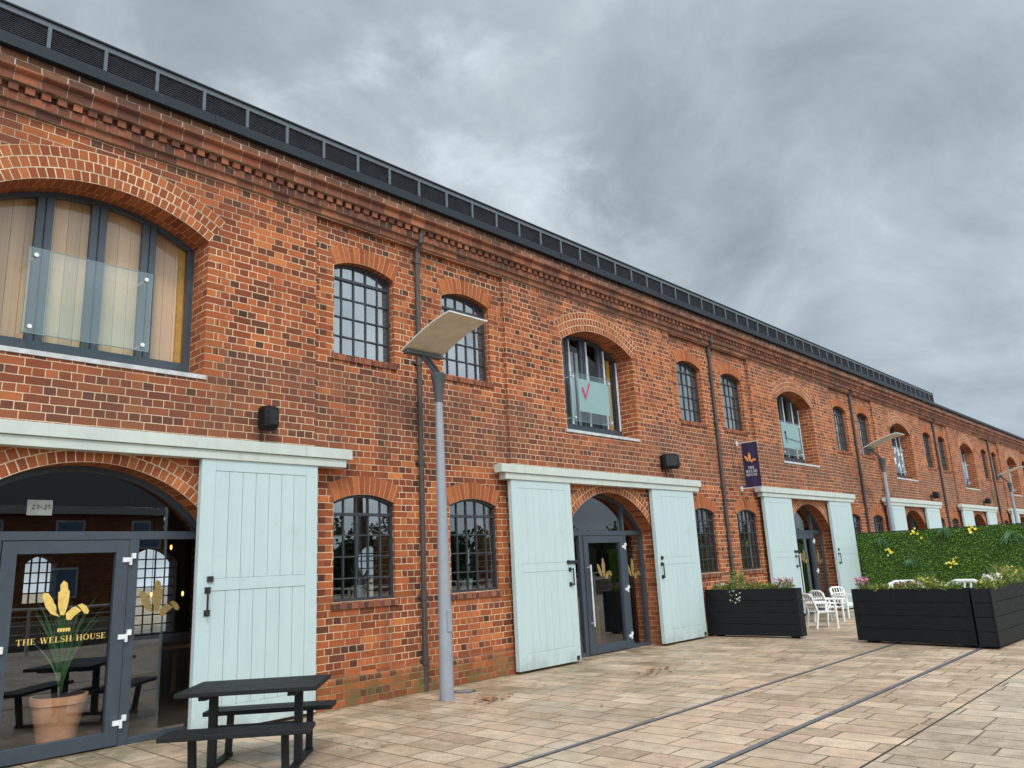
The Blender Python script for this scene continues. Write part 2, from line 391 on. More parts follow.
M['wood_leaf'] = leaf_mat('far_wood_leaves', [(0, (.015, .03, .010)), (.7, (.03, .055, .018)), (1, (.06, .085, .03))])
M['dead_leaf'] = leaf_mat('dry_leaves', [(0, (.12, .05, .022)), (.6, (.30, .11, .04)), (1, (.14, .09, .06))], trans=0)
M['twig'] = plain('plant_stem', (.08, .06, .03), .8)
M['planter'] = plain('black_stained_timber', (.007, .008, .010), .6, var=.35, wear=.25, wear_col=(.022, .024, .028), bump=.35, bscale=22, spec=.25)

def emit_mat(name, col, st):
    m, t = newmat(name); e = t.n('Emission'); e.inputs[0].default_value = (*col, 1); e.inputs[1].default_value = st; t.l(e.outputs[0], t.out.inputs[0]); return m
M['bulb'] = emit_mat('warm_bulb', (1, .42, .12), 3)

# ------------------------------------------------------------------ geometry helpers for openings
def arc_R(a, zsp, zc):
    r = zc - zsp; Rr = (a * a + r * r) / (2 * r); return Rr, zc - Rr
def arc_z(x, a, zsp, zc):
    Rr, z0 = arc_R(a, zsp, zc); return z0 + math.sqrt(max(Rr * Rr - x * x, 0))
def arc_pts(a, zsp, zc, n):
    Rr, z0 = arc_R(a, zsp, zc); th = math.asin(min(a / Rr, 1))
    return [(Rr * math.sin(-th + 2 * th * i / n), z0 + Rr * math.cos(-th + 2 * th * i / n)) for i in range(n + 1)]
def wall_panel(mb, Y, x0, x1, z0, z1, ops, Yin, m=0, mrev=1, reveal=True):
    ops = sorted(ops, key=lambda o: o['c']); x = x0
    for o in ops:
        c, a, zs, zsp, zc = o['c'], o['a'], o['zs'], o['zsp'], o['zc']
        mb.face([(x, Y, z0), (c - a, Y, z0), (c - a, Y, z1), (x, Y, z1)], m=m)
        if zs > z0 + 1e-4: mb.face([(c - a, Y, z0), (c + a, Y, z0), (c + a, Y, zs), (c - a, Y, zs)], m=m)
        P = arc_pts(a, zsp, zc, 20)
        for (xa, za), (xb, zb) in zip(P, P[1:]):
            mb.face([(c + xa, Y, za), (c + xb, Y, zb), (c + xb, Y, z1), (c + xa, Y, z1)], m=m)
        if reveal:
            for sx in (-1, 1):
                mb.face([(c + sx * a, Y, zs), (c + sx * a, Yin, zs), (c + sx * a, Yin, zsp), (c + sx * a, Y, zsp)], m=mrev)
            ln = 0
            for (xa, za), (xb, zb) in zip(P, P[1:]):
                d = math.hypot(xb - xa, zb - za)
                mb.face([(c + xa, Y, za), (c + xa, Yin, za), (c + xb, Yin, zb), (c + xb, Y, zb)], [(ln, Y), (ln, Yin), (ln + d, Yin), (ln + d, Y)], m=2)
                ln += d
            if zs > .01: mb.face([(c - a, Y, zs), (c + a, Y, zs), (c + a, Yin, zs), (c - a, Yin, zs)], m=mrev)
        x = c + a
    mb.face([(x, Y, z0), (x1, Y, z0), (x1, Y, z1), (x, Y, z1)], m=m)
def arch_ring(mb, c, a, zsp, zc, th, Y, n=28, m=0, clip=None):
    Rr, z0 = arc_R(a, zsp, zc); t = math.asin(a / Rr); Rm = Rr + th * .5
    Yf = Y - .004
    def P(r, q, y): return (c + r * math.sin(q), y, z0 + r * math.cos(q))
    for i in range(n):
        qa, qb = -t + 2 * t * i / n, -t + 2 * t * (i + 1) / n
        ua, ub = qa * Rm, qb * Rm
        mb.face([P(Rr, qa, Yf), P(Rr, qb, Yf), P(Rr + th, qb, Yf), P(Rr + th, qa, Yf)], [(ua, 0), (ub, 0), (ub, th), (ua, th)], m=m)
        mb.face([P(Rr + th, qa, Yf), P(Rr + th, qb, Yf), P(Rr + th, qb, Y + .02), P(Rr + th, qa, Y + .02)], [(ua, th), (ub, th), (ub, th + .02), (ua, th + .02)], m=m)
        mb.face([P(Rr, qa, Yf), P(Rr, qb, Yf), P(Rr, qb, Y + .02), P(Rr, qa, Y + .02)], [(ua, 0), (ub, 0), (ub, .02), (ua, .02)], m=m)
    for q, u in ((-t, -t * Rm), (t, t * Rm)):
        mb.face([P(Rr, q, Yf), P(Rr + th, q, Yf), P(Rr + th, q, Y + .02), P(Rr, q, Y + .02)], [(u, 0), (u, th), (u + .02, th), (u + .02, 0)], m=m)
def quoins(mb, c, a, zs, zsp, Y, w0, w1, m=0):
    k0 = int(math.ceil(zs / H0 - .2)); k1 = int(round(zsp / H0))
    for k in range(k0, k1):
        w = w0 if k % 2 else w1
        for sx in (-1, 1):
            xa, xb = sorted((c + sx * a, c + sx * (a + w)))
            uo = xa if sx > 0 else xa - (xb - xa) * 0
            mb.face([(xa, Y - .003, k * H0), (xb, Y - .003, k * H0), (xb, Y - .003, (k + 1) * H0), (xa, Y - .003, (k + 1) * H0)],
                    [(.006 + k * .23 * 7, k * H0), (.006 + w * .97 + k * .23 * 7, k * H0), (.006 + w * .97 + k * .23 * 7, (k + 1) * H0), (.006 + k * .23 * 7, (k + 1) * H0)], m=m)

# ------------------------------------------------------------------ the warehouse
BAY = 8.16; C0 = 2.60; NB = 8
XL, XR = -6.9, 66.0
TOP = 6.40
wh = empty('warehouse', (0, 0, 0), label='long two-storey red brick warehouse with arched windows, white sliding doors and black louvred roof edge', cat='building')
YP = .06; YIN = .50
UP = dict(a=1.02, zs=3.60, zsp=5.13, zc=5.42)       # big upper window
DO = dict(a=1.25, zs=0.0, zsp=1.93, zc=2.60)        # ground entrance
SU = dict(a=.475, zs=4.15, zsp=5.315, zc=5.425)       # small upper window
SL = dict(a=.455, zs=1.15, zsp=2.305, zc=2.405)       # small lower window
ZM = 2.90
wall = MB(); trim = MB(); inner = MB(); plinth = MB()
def op(d, c): q = dict(d); q['c'] = c; return q
for k in range(-1, NB):
    c = C0 + BAY * k; p = c + BAY / 2
    x0, x1 = c - 2.40, c + 2.40
    if k >= 0:
        wall_panel(wall, 0, x0, x1, 0, ZM, [op(DO, c)], YIN)
        wall_panel(wall, 0, x0, x1, ZM, TOP, [op(UP, c)], YIN)
        wall_panel(inner, YIN, x0, x1, 0, ZM, [op(DO, c)], YIN, reveal=False)
        wall_panel(inner, YIN, x0, x1, ZM, TOP, [op(UP, c)], YIN, reveal=False)
    else:
        wall.face([(XL, 0, 0), (x1, 0, 0), (x1, 0, TOP), (XL, 0, TOP)])
        inner.face([(XL, YIN, 0), (x1, YIN, 0), (x1, YIN, TOP), (XL, YIN, TOP)])
    if k == NB - 1: continue
    q0, q1 = c + 2.40, c + BAY - 2.40
    lo = [op(SL, p - .925), op(SL, p + .925)]; up = [op(SU, p - .91), op(SU, p + .91)]
    wall_panel(wall, YP, q0, q1, 0, ZM, lo, YIN); wall_panel(wall, YP, q0, q1, ZM, 5.88, up, YIN)
    wall.face([(q0, 0, 5.88), (q1, 0, 5.88), (q1, 0, TOP), (q0, 0, TOP)])
    wall.face([(q0, 0, 5.88), (q1, 0, 5.88), (q1, YP, 5.88), (q0, YP, 5.88)])
    for q in (q0, q1): wall.face([(q, 0, 0), (q, YP, 0), (q, YP, 5.88), (q, 0, 5.88)])
    wall_panel(inner, YIN, q0, q1, 0, ZM, lo, YIN, reveal=False); wall_panel(inner, YIN, q0, q1, ZM, TOP, up, YIN, reveal=False)
    # plinth with chamfered top
    plinth = MB()
    plinth.face([(q0 + .002, .008, 0), (q1 - .002, .008, 0), (q1 - .002, .008, .29), (q0 + .002, .008, .29)])
    plinth.face([(q0 + .002, .008, .29), (q1 - .002, .008, .29), (q1 - .002, YP - .002, .352), (q0 + .002, YP - .002, .352)], [(q0, .295), (q1, .295), (q1, .352 + .03), (q0, .352 + .03)])
    plinth.build('plinth', M['plinth'], wh)
xe = C0 + BAY * (NB - 1) + 2.40
wall.face([(xe, 0, 0), (XR, 0, 0), (XR, 0, TOP), (xe, 0, TOP)])
inner.face([(xe, YIN, 0), (XR, YIN, 0), (XR, YIN, TOP), (xe, YIN, TOP)])
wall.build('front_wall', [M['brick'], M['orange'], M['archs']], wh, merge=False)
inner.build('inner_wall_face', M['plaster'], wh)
def surround(parent, d, Y, th, n, m, w0, w1, sill=False, up=0):
    trim = MB()
    arch_ring(trim, 0, d['a'], d['zsp'], d['zc'], th, Y, n, m=m)
    quoins(trim, 0, d['a'], d['zs'], d['zsp'] + up, Y, w0, w1, m=2)
    if sill: trim.prism([(Y - .022, d['zs'] - .085), (Y - .022, d['zs'] - .022), (Y + .12, d['zs'] + .004), (Y + .12, d['zs'] - .085)], 'x', -d['a'] - .03, d['a'] + .03, m=3)
    return trim.build('brick_surround', [M['arch'], M['archs'], M['orange'], M['sill']], parent, merge=False)

# cornice (z heights in drawing units)
cor = MB()
def band(z0, z1, y, m=0, yb=.05, row=None, h=.0865):
    n = len(cor.f); cor.box(XL, XR, -y, yb - .001, z0, z1, m)
    if row is not None:
        for q in range(n, len(cor.f)): cor.uv[q] = [(u, h * (row + .02 + .96 * min(max((v - z0) / (z1 - z0), 0), 1))) for u, v in cor.uv[q]]
band(5.905, 5.988, .034, row=68); band(5.990, 6.075, .070, row=69)
band(6.077, 6.160, .035, row=70)
x = -49 * .1405 + .028
while x < XR:
    cor.box(x, x + .082, -.096, -.02, 6.079, 6.154, 1); x += .1405
band(6.162, 6.245, .122, row=72)
# roll moulding
prof = [(-.125 - .045 * math.sin(i / 8 * math.pi), 6.247 + .075 * i / 8) for i in range(9)]
for (ya, za), (yb, zb) in zip(prof, prof[1:]): cor.face([(XL, ya, za), (XR, ya, za), (XR, yb, zb), (XL, yb, zb)], [(XL, za), (XR, za), (XR, zb), (XL, zb)])
band(6.325, 6.402, .105, 2, row=30, h=.09); band(6.404, 6.52, .090, 2, row=33, h=.09)
cor.build('cornice', [M['cornice'], M['dentil'], M['frieze']], wh, merge=False)

# roof edge: fascia, louvre band, rails
XE = 31.15
fa = MB()
fa.box(XL, XE, -.172, .3, 6.480, 6.602); fa.box(XE + .002, XR, -.165, .3, 6.485, 6.575)
x = XL + 1.3
while x < XE - 1:
    fa.box(x, x + .05, -.176, -.1725, 6.482, 6.600); x += 3.05
fa.build('fascia', M['fascia'], wh)
lv = MB()
for i in range(11):
    z = 6.608 + i * .021
    lv.face([(XL, -.152, z), (XE - .02, -.152, z), (XE - .02, -.142, z + .0165), (XL, -.142, z + .0165)])
lv.face([(XL, -.115, 6.6), (XE - .02, -.115, 6.6), (XE - .02, -.115, 6.85), (XL, -.115, 6.85)], m=1)
louv = lv.build('louvre_band', [M['louvre'], M['black']], wh)
rl = MB(); rl.box(XL, XE, -.165, .25, 6.835, 6.893); rl.box(XL, XE, -.185, .25, 6.895, 6.912, 1)
rl.box(XE - .03, XE, -.164, .25, 6.607, 6.833, 1)
rl.build('louvre_rail', [M['louvre_rail'], M['fascia']], wh)
b = MB(); b.box(-.017, .017, -.168, -.145, 6.604, 6.834)
first = None
n = 0; x = 1.85 - .5225 * 16
while x < XE:
    if x > XL:
        if first is None: first = b.build('louvre_post', M['louvre_rail'], louv); pp = first
        else: pp = first.copy(); COL.objects.link(pp); pp.parent = louv
        pp.location = (x, 0, 0); n += 1
    x += .5225
DEPTH = 17.0
rf = MB()
rz = lambda y: 6.60 + (y - .3) * .36
mid = DEPTH / 2
rf.face([(XL, .25, 6.58), (XR, .25, 6.58), (XR, mid, rz(mid)), (XL, mid, rz(mid))])
rf.face([(XL, DEPTH + .2, 6.58), (XR, DEPTH + .2, 6.58), (XR, mid, rz(mid)), (XL, mid, rz(mid))])
rf.build('roof', M['slate_roof'], wh)
ew = MB()
for xx in (XL, XR):
    ew.face([(xx, 0, 0), (xx, DEPTH, 0), (xx, DEPTH, 6.5), (xx, mid, rz(mid) - .02), (xx, 0, 6.5)])
ew.build('end_walls', M['brick'], wh)
# rear wall with arched bright windows
rw = MB(); ops = []; ops_up = []
for k in range(0, NB):
    c = C0 + BAY * k
    ops += [dict(c=c + 4.35, a=.40, zs=1.12, zsp=2.15, zc=2.36), dict(c=c + 7.35, a=.72, zs=.05, zsp=2.1, zc=2.52)]
wall_panel(rw, 16.4, XL, XR, 0, 6.4, ops, DEPTH, m=0, mrev=0)
rw.mi = [0] * len(rw.mi)
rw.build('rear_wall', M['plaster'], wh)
for o in ops:
    gb = MB()
    nb = 4 if o['a'] < .6 else 5
    for i in range(1, nb):
        xx = -o['a'] + 2 * o['a'] * i / nb; gb.box(o['c'] + xx - .018, o['c'] + xx + .018, 16.6, 16.64, o['zs'], arc_z(xx, o['a'], o['zsp'], o['zc']))
    z = o['zs'] + .26
    while z < o['zc'] - .1:
        gb.box(o['c'] - o['a'], o['c'] + o['a'], 16.6, 16.64, z - .018, z + .018); z += .27
    gb.build('rear_window', M['black'], wh)
fl = MB(); fl.box(XL, XR, .55, DEPTH, -.1, .012); fl.build('interior_floor', M['intfloor'], wh)
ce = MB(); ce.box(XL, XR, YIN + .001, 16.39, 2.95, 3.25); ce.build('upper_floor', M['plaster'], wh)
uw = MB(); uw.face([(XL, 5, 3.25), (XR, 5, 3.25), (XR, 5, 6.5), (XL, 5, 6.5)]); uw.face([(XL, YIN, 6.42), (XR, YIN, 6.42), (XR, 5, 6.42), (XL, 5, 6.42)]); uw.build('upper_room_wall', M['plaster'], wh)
# ---- small multi-pane windows
def small_window(d, y, name, gmat):
    a, zs, zsp, zc = d['a'], d['zs'], d['zsp'], d['zc']
    mb = MB()
    mb.box(-a, -a + .03, y - .03, y + .03, zs, zsp + .01); mb.box(a - .03, a, y - .03, y + .03, zs, zsp + .01); mb.box(-a + .03, a - .03, y - .03, y + .03, zs, zs + .032)
    P = arc_pts(a, zsp, zc, 14); Q = arc_pts(a - .03, zsp - .025, zc - .03, 14)
    for i in range(14):
        mb.prism([P[i], P[i + 1], Q[i + 1], Q[i]], 'y', y - .03, y + .03)
    xs = [-a + 2 * a * i / 5 for i in range(1, 5)]
    zb = zsp - .13 if name.startswith('u') else zsp - .15
    rows = [zs + .01 + (zb - zs) * i / 4 for i in range(1, 5)]
    for xx in xs: mb.box(xx - .0085, xx + .0085, y - .018, y + .018, zs + .03, arc_z(xx, a, zsp, zc) - .02)
    for i, zz in enumerate(rows):
        h = .017 if i == 3 else .0085
        yo = .026 if i == 3 else .0195
        mb.box(-a + .028, a - .028, y - yo, y + yo, zz - h, zz + h)
    o = mb.build('window', M['steel'], wh)
    g = MB(); rnd = random.Random(3)
    xx = [-a + .01] + xs + [a - .01]; zz = [zs + .01] + rows
    for i in range(5):
        for j in range(5):
            xa, xb = xx[i], xx[i + 1]; za = zz[j]
            if j < 4: top = [(xa, zz[j + 1]), (xb, zz[j + 1])]
            else: top = [(xa, max(arc_z(xa, a, zsp, zc) - .005, za + .01)), (xb, max(arc_z(xb, a, zsp, zc) - .005, za + .01))]
            t1, t2 = rnd.uniform(-.0035, .0035), rnd.uniform(-.0035, .0035)
            g.face([(xa, y + t1, za), (xb, y + t2, za), (xb, y + t2, top[1][1]), (xa, y + t1, top[0][1])])
    g.build('glass', gmat, o, merge=False)
    surround(o, d, YP, .225, 16, 1, .115, .215, True)
    return o
wl = small_window(SL, .13, 'lower', M['glass_old']); wu = small_window(SU, .185, 'upper', M['glass_up'])
for proto, off, kind in ((wl, .925, 'l'), (wu, .91, 'u')):
    f0 = True
    for k in range(-1, NB - 1):
        for s in (-1, 1):
            o = proto if f0 else copy_tree(proto, wh)
            o.location = (C0 + BAY * k + BAY / 2 + s * off, 0, 0); f0 = False

# ---- big upper windows
def arch_frame(mb, a, zs, zsp, zc, y0, y1, w, n=20, m=0):
    P = arc_pts(a, zsp, zc, n); Q = arc_pts(a - w, zsp - w * .3, zc - w, n)
    mb.box(-a, -a + w, y0, y1, zs, zsp, m); mb.box(a - w, a, y0, y1, zs, zsp, m)
    for i in range(n): mb.prism([P[i], P[i + 1], Q[i + 1], Q[i]], 'y', y0, y1, m)
def glass_arch(mb, xs, zs, a, zsp, zc, y, seed=1, tilt=.003):
    rnd = random.Random(seed)
    for xa, xb in zip(xs, xs[1:]):
        nn = 5; t1, t2 = rnd.uniform(-tilt, tilt), rnd.uniform(-tilt, tilt)
        for i in range(nn):
            p, q = xa + (xb - xa) * i / nn, xa + (xb - xa) * (i + 1) / nn
            yp, yq = y + t1 + (t2 - t1) * i / nn, y + t1 + (t2 - t1) * (i + 1) / nn
            mb.face([(p, yp, zs), (q, yq, zs), (q, yq, arc_z(q, a, zsp, zc) - .01), (p, yp, arc_z(p, a, zsp, zc) - .01)])
def big_window(k):
    d = UP; a, zs, zsp, zc = d['a'], d['zs'], d['zsp'], d['zc']; y = .38
    mb = MB(); arch_frame(mb, a, zs, zsp, zc, y - .03, y + .05, .055)
    mb.box(-a + .055, a - .055, y - .03, y + .05, zs, zs + .19)
    for xx in (-.5, 0, .52):
        zt = arc_z(xx, a, zsp, zc) - .04
        mb.box(xx - .075, xx + .075, y - .02, y + .04, zs + .188, zt)
        mb.box(xx - .004, xx + .004, y - .028, y - .015, zs + .188, zt, 1)
    o = mb.build('window', [M['slate'], M['black']], wh, (C0 + BAY * k, 0, 0))
    g = MB(); glass_arch(g, [-a + .03, -.5, 0, .52, a - .03], zs + .05, a, zsp, zc, y + .01, k)
    g.build('glass', M['glass_big'], o, merge=False)
    si = MB(); si.prism([(-.016, zs - .05), (-.016, zs - .004), (.05, zs + .004), (.36, zs + .016), (.36, zs - .05)], 'x', -a - .03, a + .03)
    si.build('sill', M['leadsill'], o)
    surround(o, d, 0, .339, 28, 0, .13, .225, False, .03)
    # Juliet balustrade glass held by four bolts
    gp = MB(); gx0, gx1 = (-.66, .50); gz0, gz1 = 3.80, 4.655
    gp.face([(gx0, .155, gz0), (gx1, .155, gz0), (gx1, .155, gz1), (gx0, .155, gz1)])
    for (xa, xb, za, zb) in ((gx0, gx1, gz1 - .006, gz1), (gx0, gx1, gz0, gz0 + .006), (gx0, gx0 + .005, gz0 + .006, gz1 - .006), (gx1 - .005, gx1, gz0 + .006, gz1 - .006)): gp.box(xa, xb, .1555, .168, za, zb, 1)
    gp.build('glass_balustrade', [M['glass_teal'], M['glass_edge']], o)
    for bx in (gx0 + .06, gx1 - .07):
        for bz in (gz0 + .06, gz1 - .08):
            bo = MB(); bo.tube([(bx, .13, bz), (bx, .154, bz)], .021, 10); bo.tube([(bx, .171, bz), (bx, .36, bz)], .010, 8); bo.build('bolt', M['steelgal'], o)
    if k == 0:
        t = MB()
        x = -a + .02
        while x < a - .14:
            w = .125
            t.box(x, x + w - .004, y + .115, y + .13, zs, min(arc_z(x, a, zsp, zc), arc_z(x + w, a, zsp, zc)) + .05); x += w
        t.build('timber_shutter', M['timber'], o)
        t = MB(); t.box(a - .125, a - .06, y + .07, y + .11, zs + .02, zsp + .06); t.build('shutter_frame', M['yellowwood'], o)
    else:
        for xx in (-.5 + .07, 0 + .065, .52 + .06, a - .06): 
            st = MB(); st.box(xx - .004, xx + .022, y - .05, y - .031, zs + .19, arc_z(xx, a, zsp, zc) - .07); st.build('white_edging', M['strip_white'], o)
        for i, (xa, xb) in enumerate(((-.92, -.5), (-.45, 0), (.05, .45))):
            cu = MB(); cu.face([(xa, y + .2, zs), (xb, y + .2, zs), (xb, y + .2, 5.2), (xa, y + .2, 5.2)]); cu.build('sky_reflection_sheet', sky_sheet, o)  # pale sheet behind the pane, its colour standing in for mirrored sky
        if k < 3:
            yb = MB(); yb.box(a - .20, a - .10, y + .07, y + .11, zs + .02, zsp + .02); yb.build('shutter_frame', M['yellowwood'], o)
    if k == 1:
        sh = MB(); sh.box(-.43, .44, .172, .176, 3.99, 4.57); s_ = sh.build('poster', M['sheet'], o)
        tk = MB(); zz = .1535
        P = lambda L: [(q[0] - 10.76, zz, q[1]) for q in L]
        tk.face(P([(10.401, 4.408), (10.445, 4.425), (10.511, 4.275), (10.505, 4.206)]))
        tk.face(P([(10.505, 4.206), (10.511, 4.275), (10.615, 4.517), (10.655, 4.517)]))
        tk.build('tick_mark', M['tick'], o)
    if k == 2:
        sh = MB(); sh.box(-.56, .46, .172, .176, 3.98, 4.62); sh.build('poster', M['sheet'], o)
        fg = MB(); zz = .1535; fx, fz = -.40, 4.36
        fg.face([(fx + .05 * math.cos(i * .524), zz, fz + .045 * math.sin(i * .524)) for i in range(12)])
        fg.face([(fx - .02, zz, fz - .05), (fx + .03, zz, fz - .05), (fx + .06, zz, fz - .16), (fx, zz, fz - .17)])
        fg.face([(fx + .0, zz, fz - .17), (fx + .03, zz, fz - .17), (fx + .05, zz, fz - .27), (fx + .03, zz, fz - .27)])
        fg.face([(fx + .10, zz, fz - .13), (fx + .8, zz, fz - .17), (fx + .8, zz, fz - .185), (fx + .10, zz, fz - .145)])
        fg.build('printed_figure', M['black'], o)
    if k == 3:
        pt = MB(); rr = random.Random(5)
        for i in range(16):
            xx, zz2 = rr.uniform(-.5, .3), rr.uniform(3.85, 4.55); w = rr.uniform(.05, .14)
            pt.face([(xx, .1535, zz2), (xx + w, .1535, zz2 + .02), (xx + w * .8, .1535, zz2 + .12), (xx - .02, .1535, zz2 + .09)])
        pt.build('printed_pattern', M['print_white'], o)
    if k == 4:
        pt = MB(); pt.face([(-.60, .1535, 3.78), (-.25, .1535, 3.78), (-.2, .1535, 4.2), (-.62, .1535, 4.62)]); pt.build('printed_stripe', M['violet'], o)
    return o
M['violet'] = plain('violet_print', (.10, .07, .45), .6)
def sky_sheet_mat():
    m, t = newmat('pale_sky_reflection'); t.bsdf((.62, .68, .72), .8); return m
sky_sheet = sky_sheet_mat()
for k in range(NB): big_window(k)

# ---- sliding door tracks and doors
def lintel(k):
    c = C0 + BAY * k; L = 2.85
    mb = MB()
    mb.box(-L + .08, L - .03, -.160, -.001, 2.785, 2.905); mb.box(-L + .18, L - .10, -.135, -.001, 2.690, 2.783)
    o = mb.build('sliding_door_track', M['lintel'], wh, (c, 0, 0), bevel=.004)
for k in range(NB): lintel(k)
def shutter(w, rail_z, hx, gap=.0024):
    """sliding door of framed boards, origin at the lower left corner"""
    mb = MB(); y0, y1 = -.115, -.045; z0, z1 = .035, 2.700
    b = .15
    for (xa, xb, za, zb) in ((0, b, z0, z1), (w - b, w, z0, z1), (b, w - b, z1 - .13, z1), (b, w - b, z0, z0 + .22), (b, w - b, rail_z - .06, rail_z + .06)):
        mb.box(xa + .0005, xb - .0005, y0, y1, za + .0005, zb - .0005)
    n = max(4, int(round((w - 2 * b) / .148)))
    bw = (w - 2 * b) / n
    for i in range(n):
        for za, zb in ((z0 + .222, rail_z - .062), (rail_z + .062, z1 - .132)):
            mb.box(b + i * bw + gap, b + (i + 1) * bw - gap, y0 + gap * 2, y1, za, zb)
    mb.box(b, w - b, y0 + .02, y1 - .01, z0 + .2, z1 - .1)
    return mb
def add_door(k, x, w, hx, latch):
    o = shutter(w, 1.42, hx, .0024 if k == 0 else .0011).build('sliding_door', M['shutter'], wh, (x, 0, 0), bevel=.0015)
    h = MB()
    for z in (1.15, 1.37): h.tube([(hx, -.115, z), (hx + .02 * latch, -.17, z)], .011, 8)
    h.tube([(hx + .02 * latch, -.17, 1.13), (hx + .02 * latch, -.17, 1.39)], .011, 8)
    h.box(hx - .03, hx + .03, -.124, -.114, 1.12, 1.18); h.box(hx - .03, hx + .03, -.124, -.114, 1.34, 1.40)
    h.build('handle', M['iron'], o)
    l = MB()
    l.box(hx - .02 * latch - .03, hx - .02 * latch + .03, -.135, -.114, 1.45, 1.505)
    if latch > 0: l.box(w - .20, w + .06, -.14, -.114, 1.455, 1.50)
    l.box(w - .10, w - .045, -.13, -.114, .05, .11)
    l.build('latch', M['iron'], o)
    return o
add_door(0, C0 - 2.45, 1.37, 1.30, 1); 
o = add_door(0, C0 + 1.0, 1.37, .11, -1)
add_door(1, C0 + BAY - 2.55, 1.36, 1.22, 1); add_door(1, C0 + BAY + 1.13, 1.42, .1, -1) 
for k in range(2, NB):
    c = C0 + BAY * k
    add_door(k, c - 2.60, 1.42, 1.26, 1); add_door(k, c + 1.08, 1.44, .12, -1)

# ---- lettering
def stroke(poly, P, Q, w):
    a = Vector((P[0], P[1])); b = Vector((Q[0], Q[1])); d = (b - a).normalized(); n = Vector((-d.y, d.x)) * w / 2
    poly.append([tuple(a + n), tuple(b + n), tuple(b - n), tuple(a - n)])
def glyph(ch):
    T, t, s = .17, .055, .05; g = []; R_ = lambda x0, x1, z0, z1: g.append([(x0, z0), (x1, z0), (x1, z1), (x0, z1)])
    if ch == 'T': R_(.33, .33 + T, s, 1 - t); R_(.02, .81, 1 - t, 1); R_(.02, .06, .78, 1 - t); R_(.77, .81, .78, 1 - t); R_(.22, .61, 0, s); return g, .83
    if ch == 'H':
        for x in (.10, .66): R_(x, x + T, s, 1 - s); R_(x - .09, x + T + .09, 0, s); R_(x - .09, x + T + .09, 1 - s, 1)
        R_(.10 + T, .66, .48, .48 + t); return g, .93
    if ch == 'E':
        R_(.10, .10 + T, s, 1 - t); R_(.01, .68, 0, s); R_(.01, .66, 1 - t, 1); R_(.10 + T, .50, .49, .49 + t); R_(.64, .68, s, .24); R_(.62, .66, .78, 1 - t); R_(.46, .50, .40, .49); R_(.46, .50, .49 + t, .64); return g, .73
    if ch == 'L': R_(.10, .10 + T, s, 1 - s); R_(.01, .66, 0, s); R_(.01, .37, 1 - s, 1); R_(.62, .66, s, .26); return g, .70
    if ch == 'U':
        R_(.10, .10 + T, .3, 1 - s); R_(.68, .68 + t, .3, 1 - s); R_(.01, .36, 1 - s, 1); R_(.59, .83, 1 - s, 1)
        n = 12
        for i in range(n):
            a0, a1 = math.pi + math.pi * i / n, math.pi + math.pi * (i + 1) / n
            f = lambda a, ro: (.415 + math.cos(a) * (.315 if ro else (.315 - T * .5 - t * .5 + .0)) + (0 if ro else .055), .3 + math.sin(a) * (.31 if ro else .23))
            g.append([f(a0, 1), f(a1, 1), f(a1, 0), f(a0, 0)])
        return g, .84
    if ch == 'O':
        n = 22
        for i in range(n):
            a0, a1 = 2 * math.pi * i / n, 2 * math.pi * (i + 1) / n
            f = lambda a, ro: (.46 + math.cos(a) * (.44 if ro else .27), .5 + math.sin(a) * (.52 if ro else .465))
            g.append([f(a0, 1), f(a1, 1), f(a1, 0), f(a0, 0)])
        return g, .92
    if ch == 'S':
        C = []
        for i in range(11): a = R(20 + 250 * i / 10); C.append((.33 + .25 * math.cos(a), .745 + .235 * math.sin(a)))
        for i in range(1, 12): a = R(90 - 250 * i / 11); C.append((.33 + .27 * math.cos(a), .26 + .245 * math.sin(a)))
        n = len(C)
        for i in range(n - 1):
            w = .06 + .12 * max(0, 1 - abs(i - n / 2) / (n * .35)); stroke(g, C[i], C[i + 1], w)
        R_(.55, .59, .76, .97); R_(.04, .08, .03, .26); return g, .65
    if ch == 'W':
        stroke(g, (.12, 1), (.38, 0), T); stroke(g, (.38, .03), (.60, .97), t); stroke(g, (.56, 1), (.82, 0), T); stroke(g, (.82, .03), (1.04, .97), t)
        R_(.0, .30, 1 - s, 1); R_(.46, .70, 1 - s, 1); R_(.92, 1.16, 1 - s, 1); return g, 1.18
    if ch == '2': R_(.05, .55, 0, .12); stroke(g, (.1, .1), (.5, .6), .1); stroke(g, (.5, .6), (.42, .92), .1); stroke(g, (.42, .92), (.1, .85), .1); return g, .62
    if ch == '3': stroke(g, (.08, .92), (.5, .9), .1); stroke(g, (.5, .9), (.28, .55), .1); stroke(g, (.28, .55), (.52, .3), .1); stroke(g, (.52, .3), (.08, .06), .1); return g, .62
    if ch == '5': stroke(g, (.5, .94), (.12, .94), .1); stroke(g, (.13, .94), (.1, .55), .1); stroke(g, (.1, .55), (.5, .4), .1); stroke(g, (.5, .4), (.08, .06), .1); return g, .62
    if ch == '-': R_(.05, .35, .42, .54); return g, .42
    return g, .42
def text_width(s): return sum(glyph(c)[1] + .10 for c in s) - .10
def lettering(mb, s, x0, z0, h, put, sx=1, m=0):
    x = 0
    for ch in s:
        g, w = glyph(ch)
        for j, poly in enumerate(g): mb.face([put(x0 + (x + px) * h * sx, z0 + pz * h, j) for px, pz in poly], m=m)
        x += w + .10

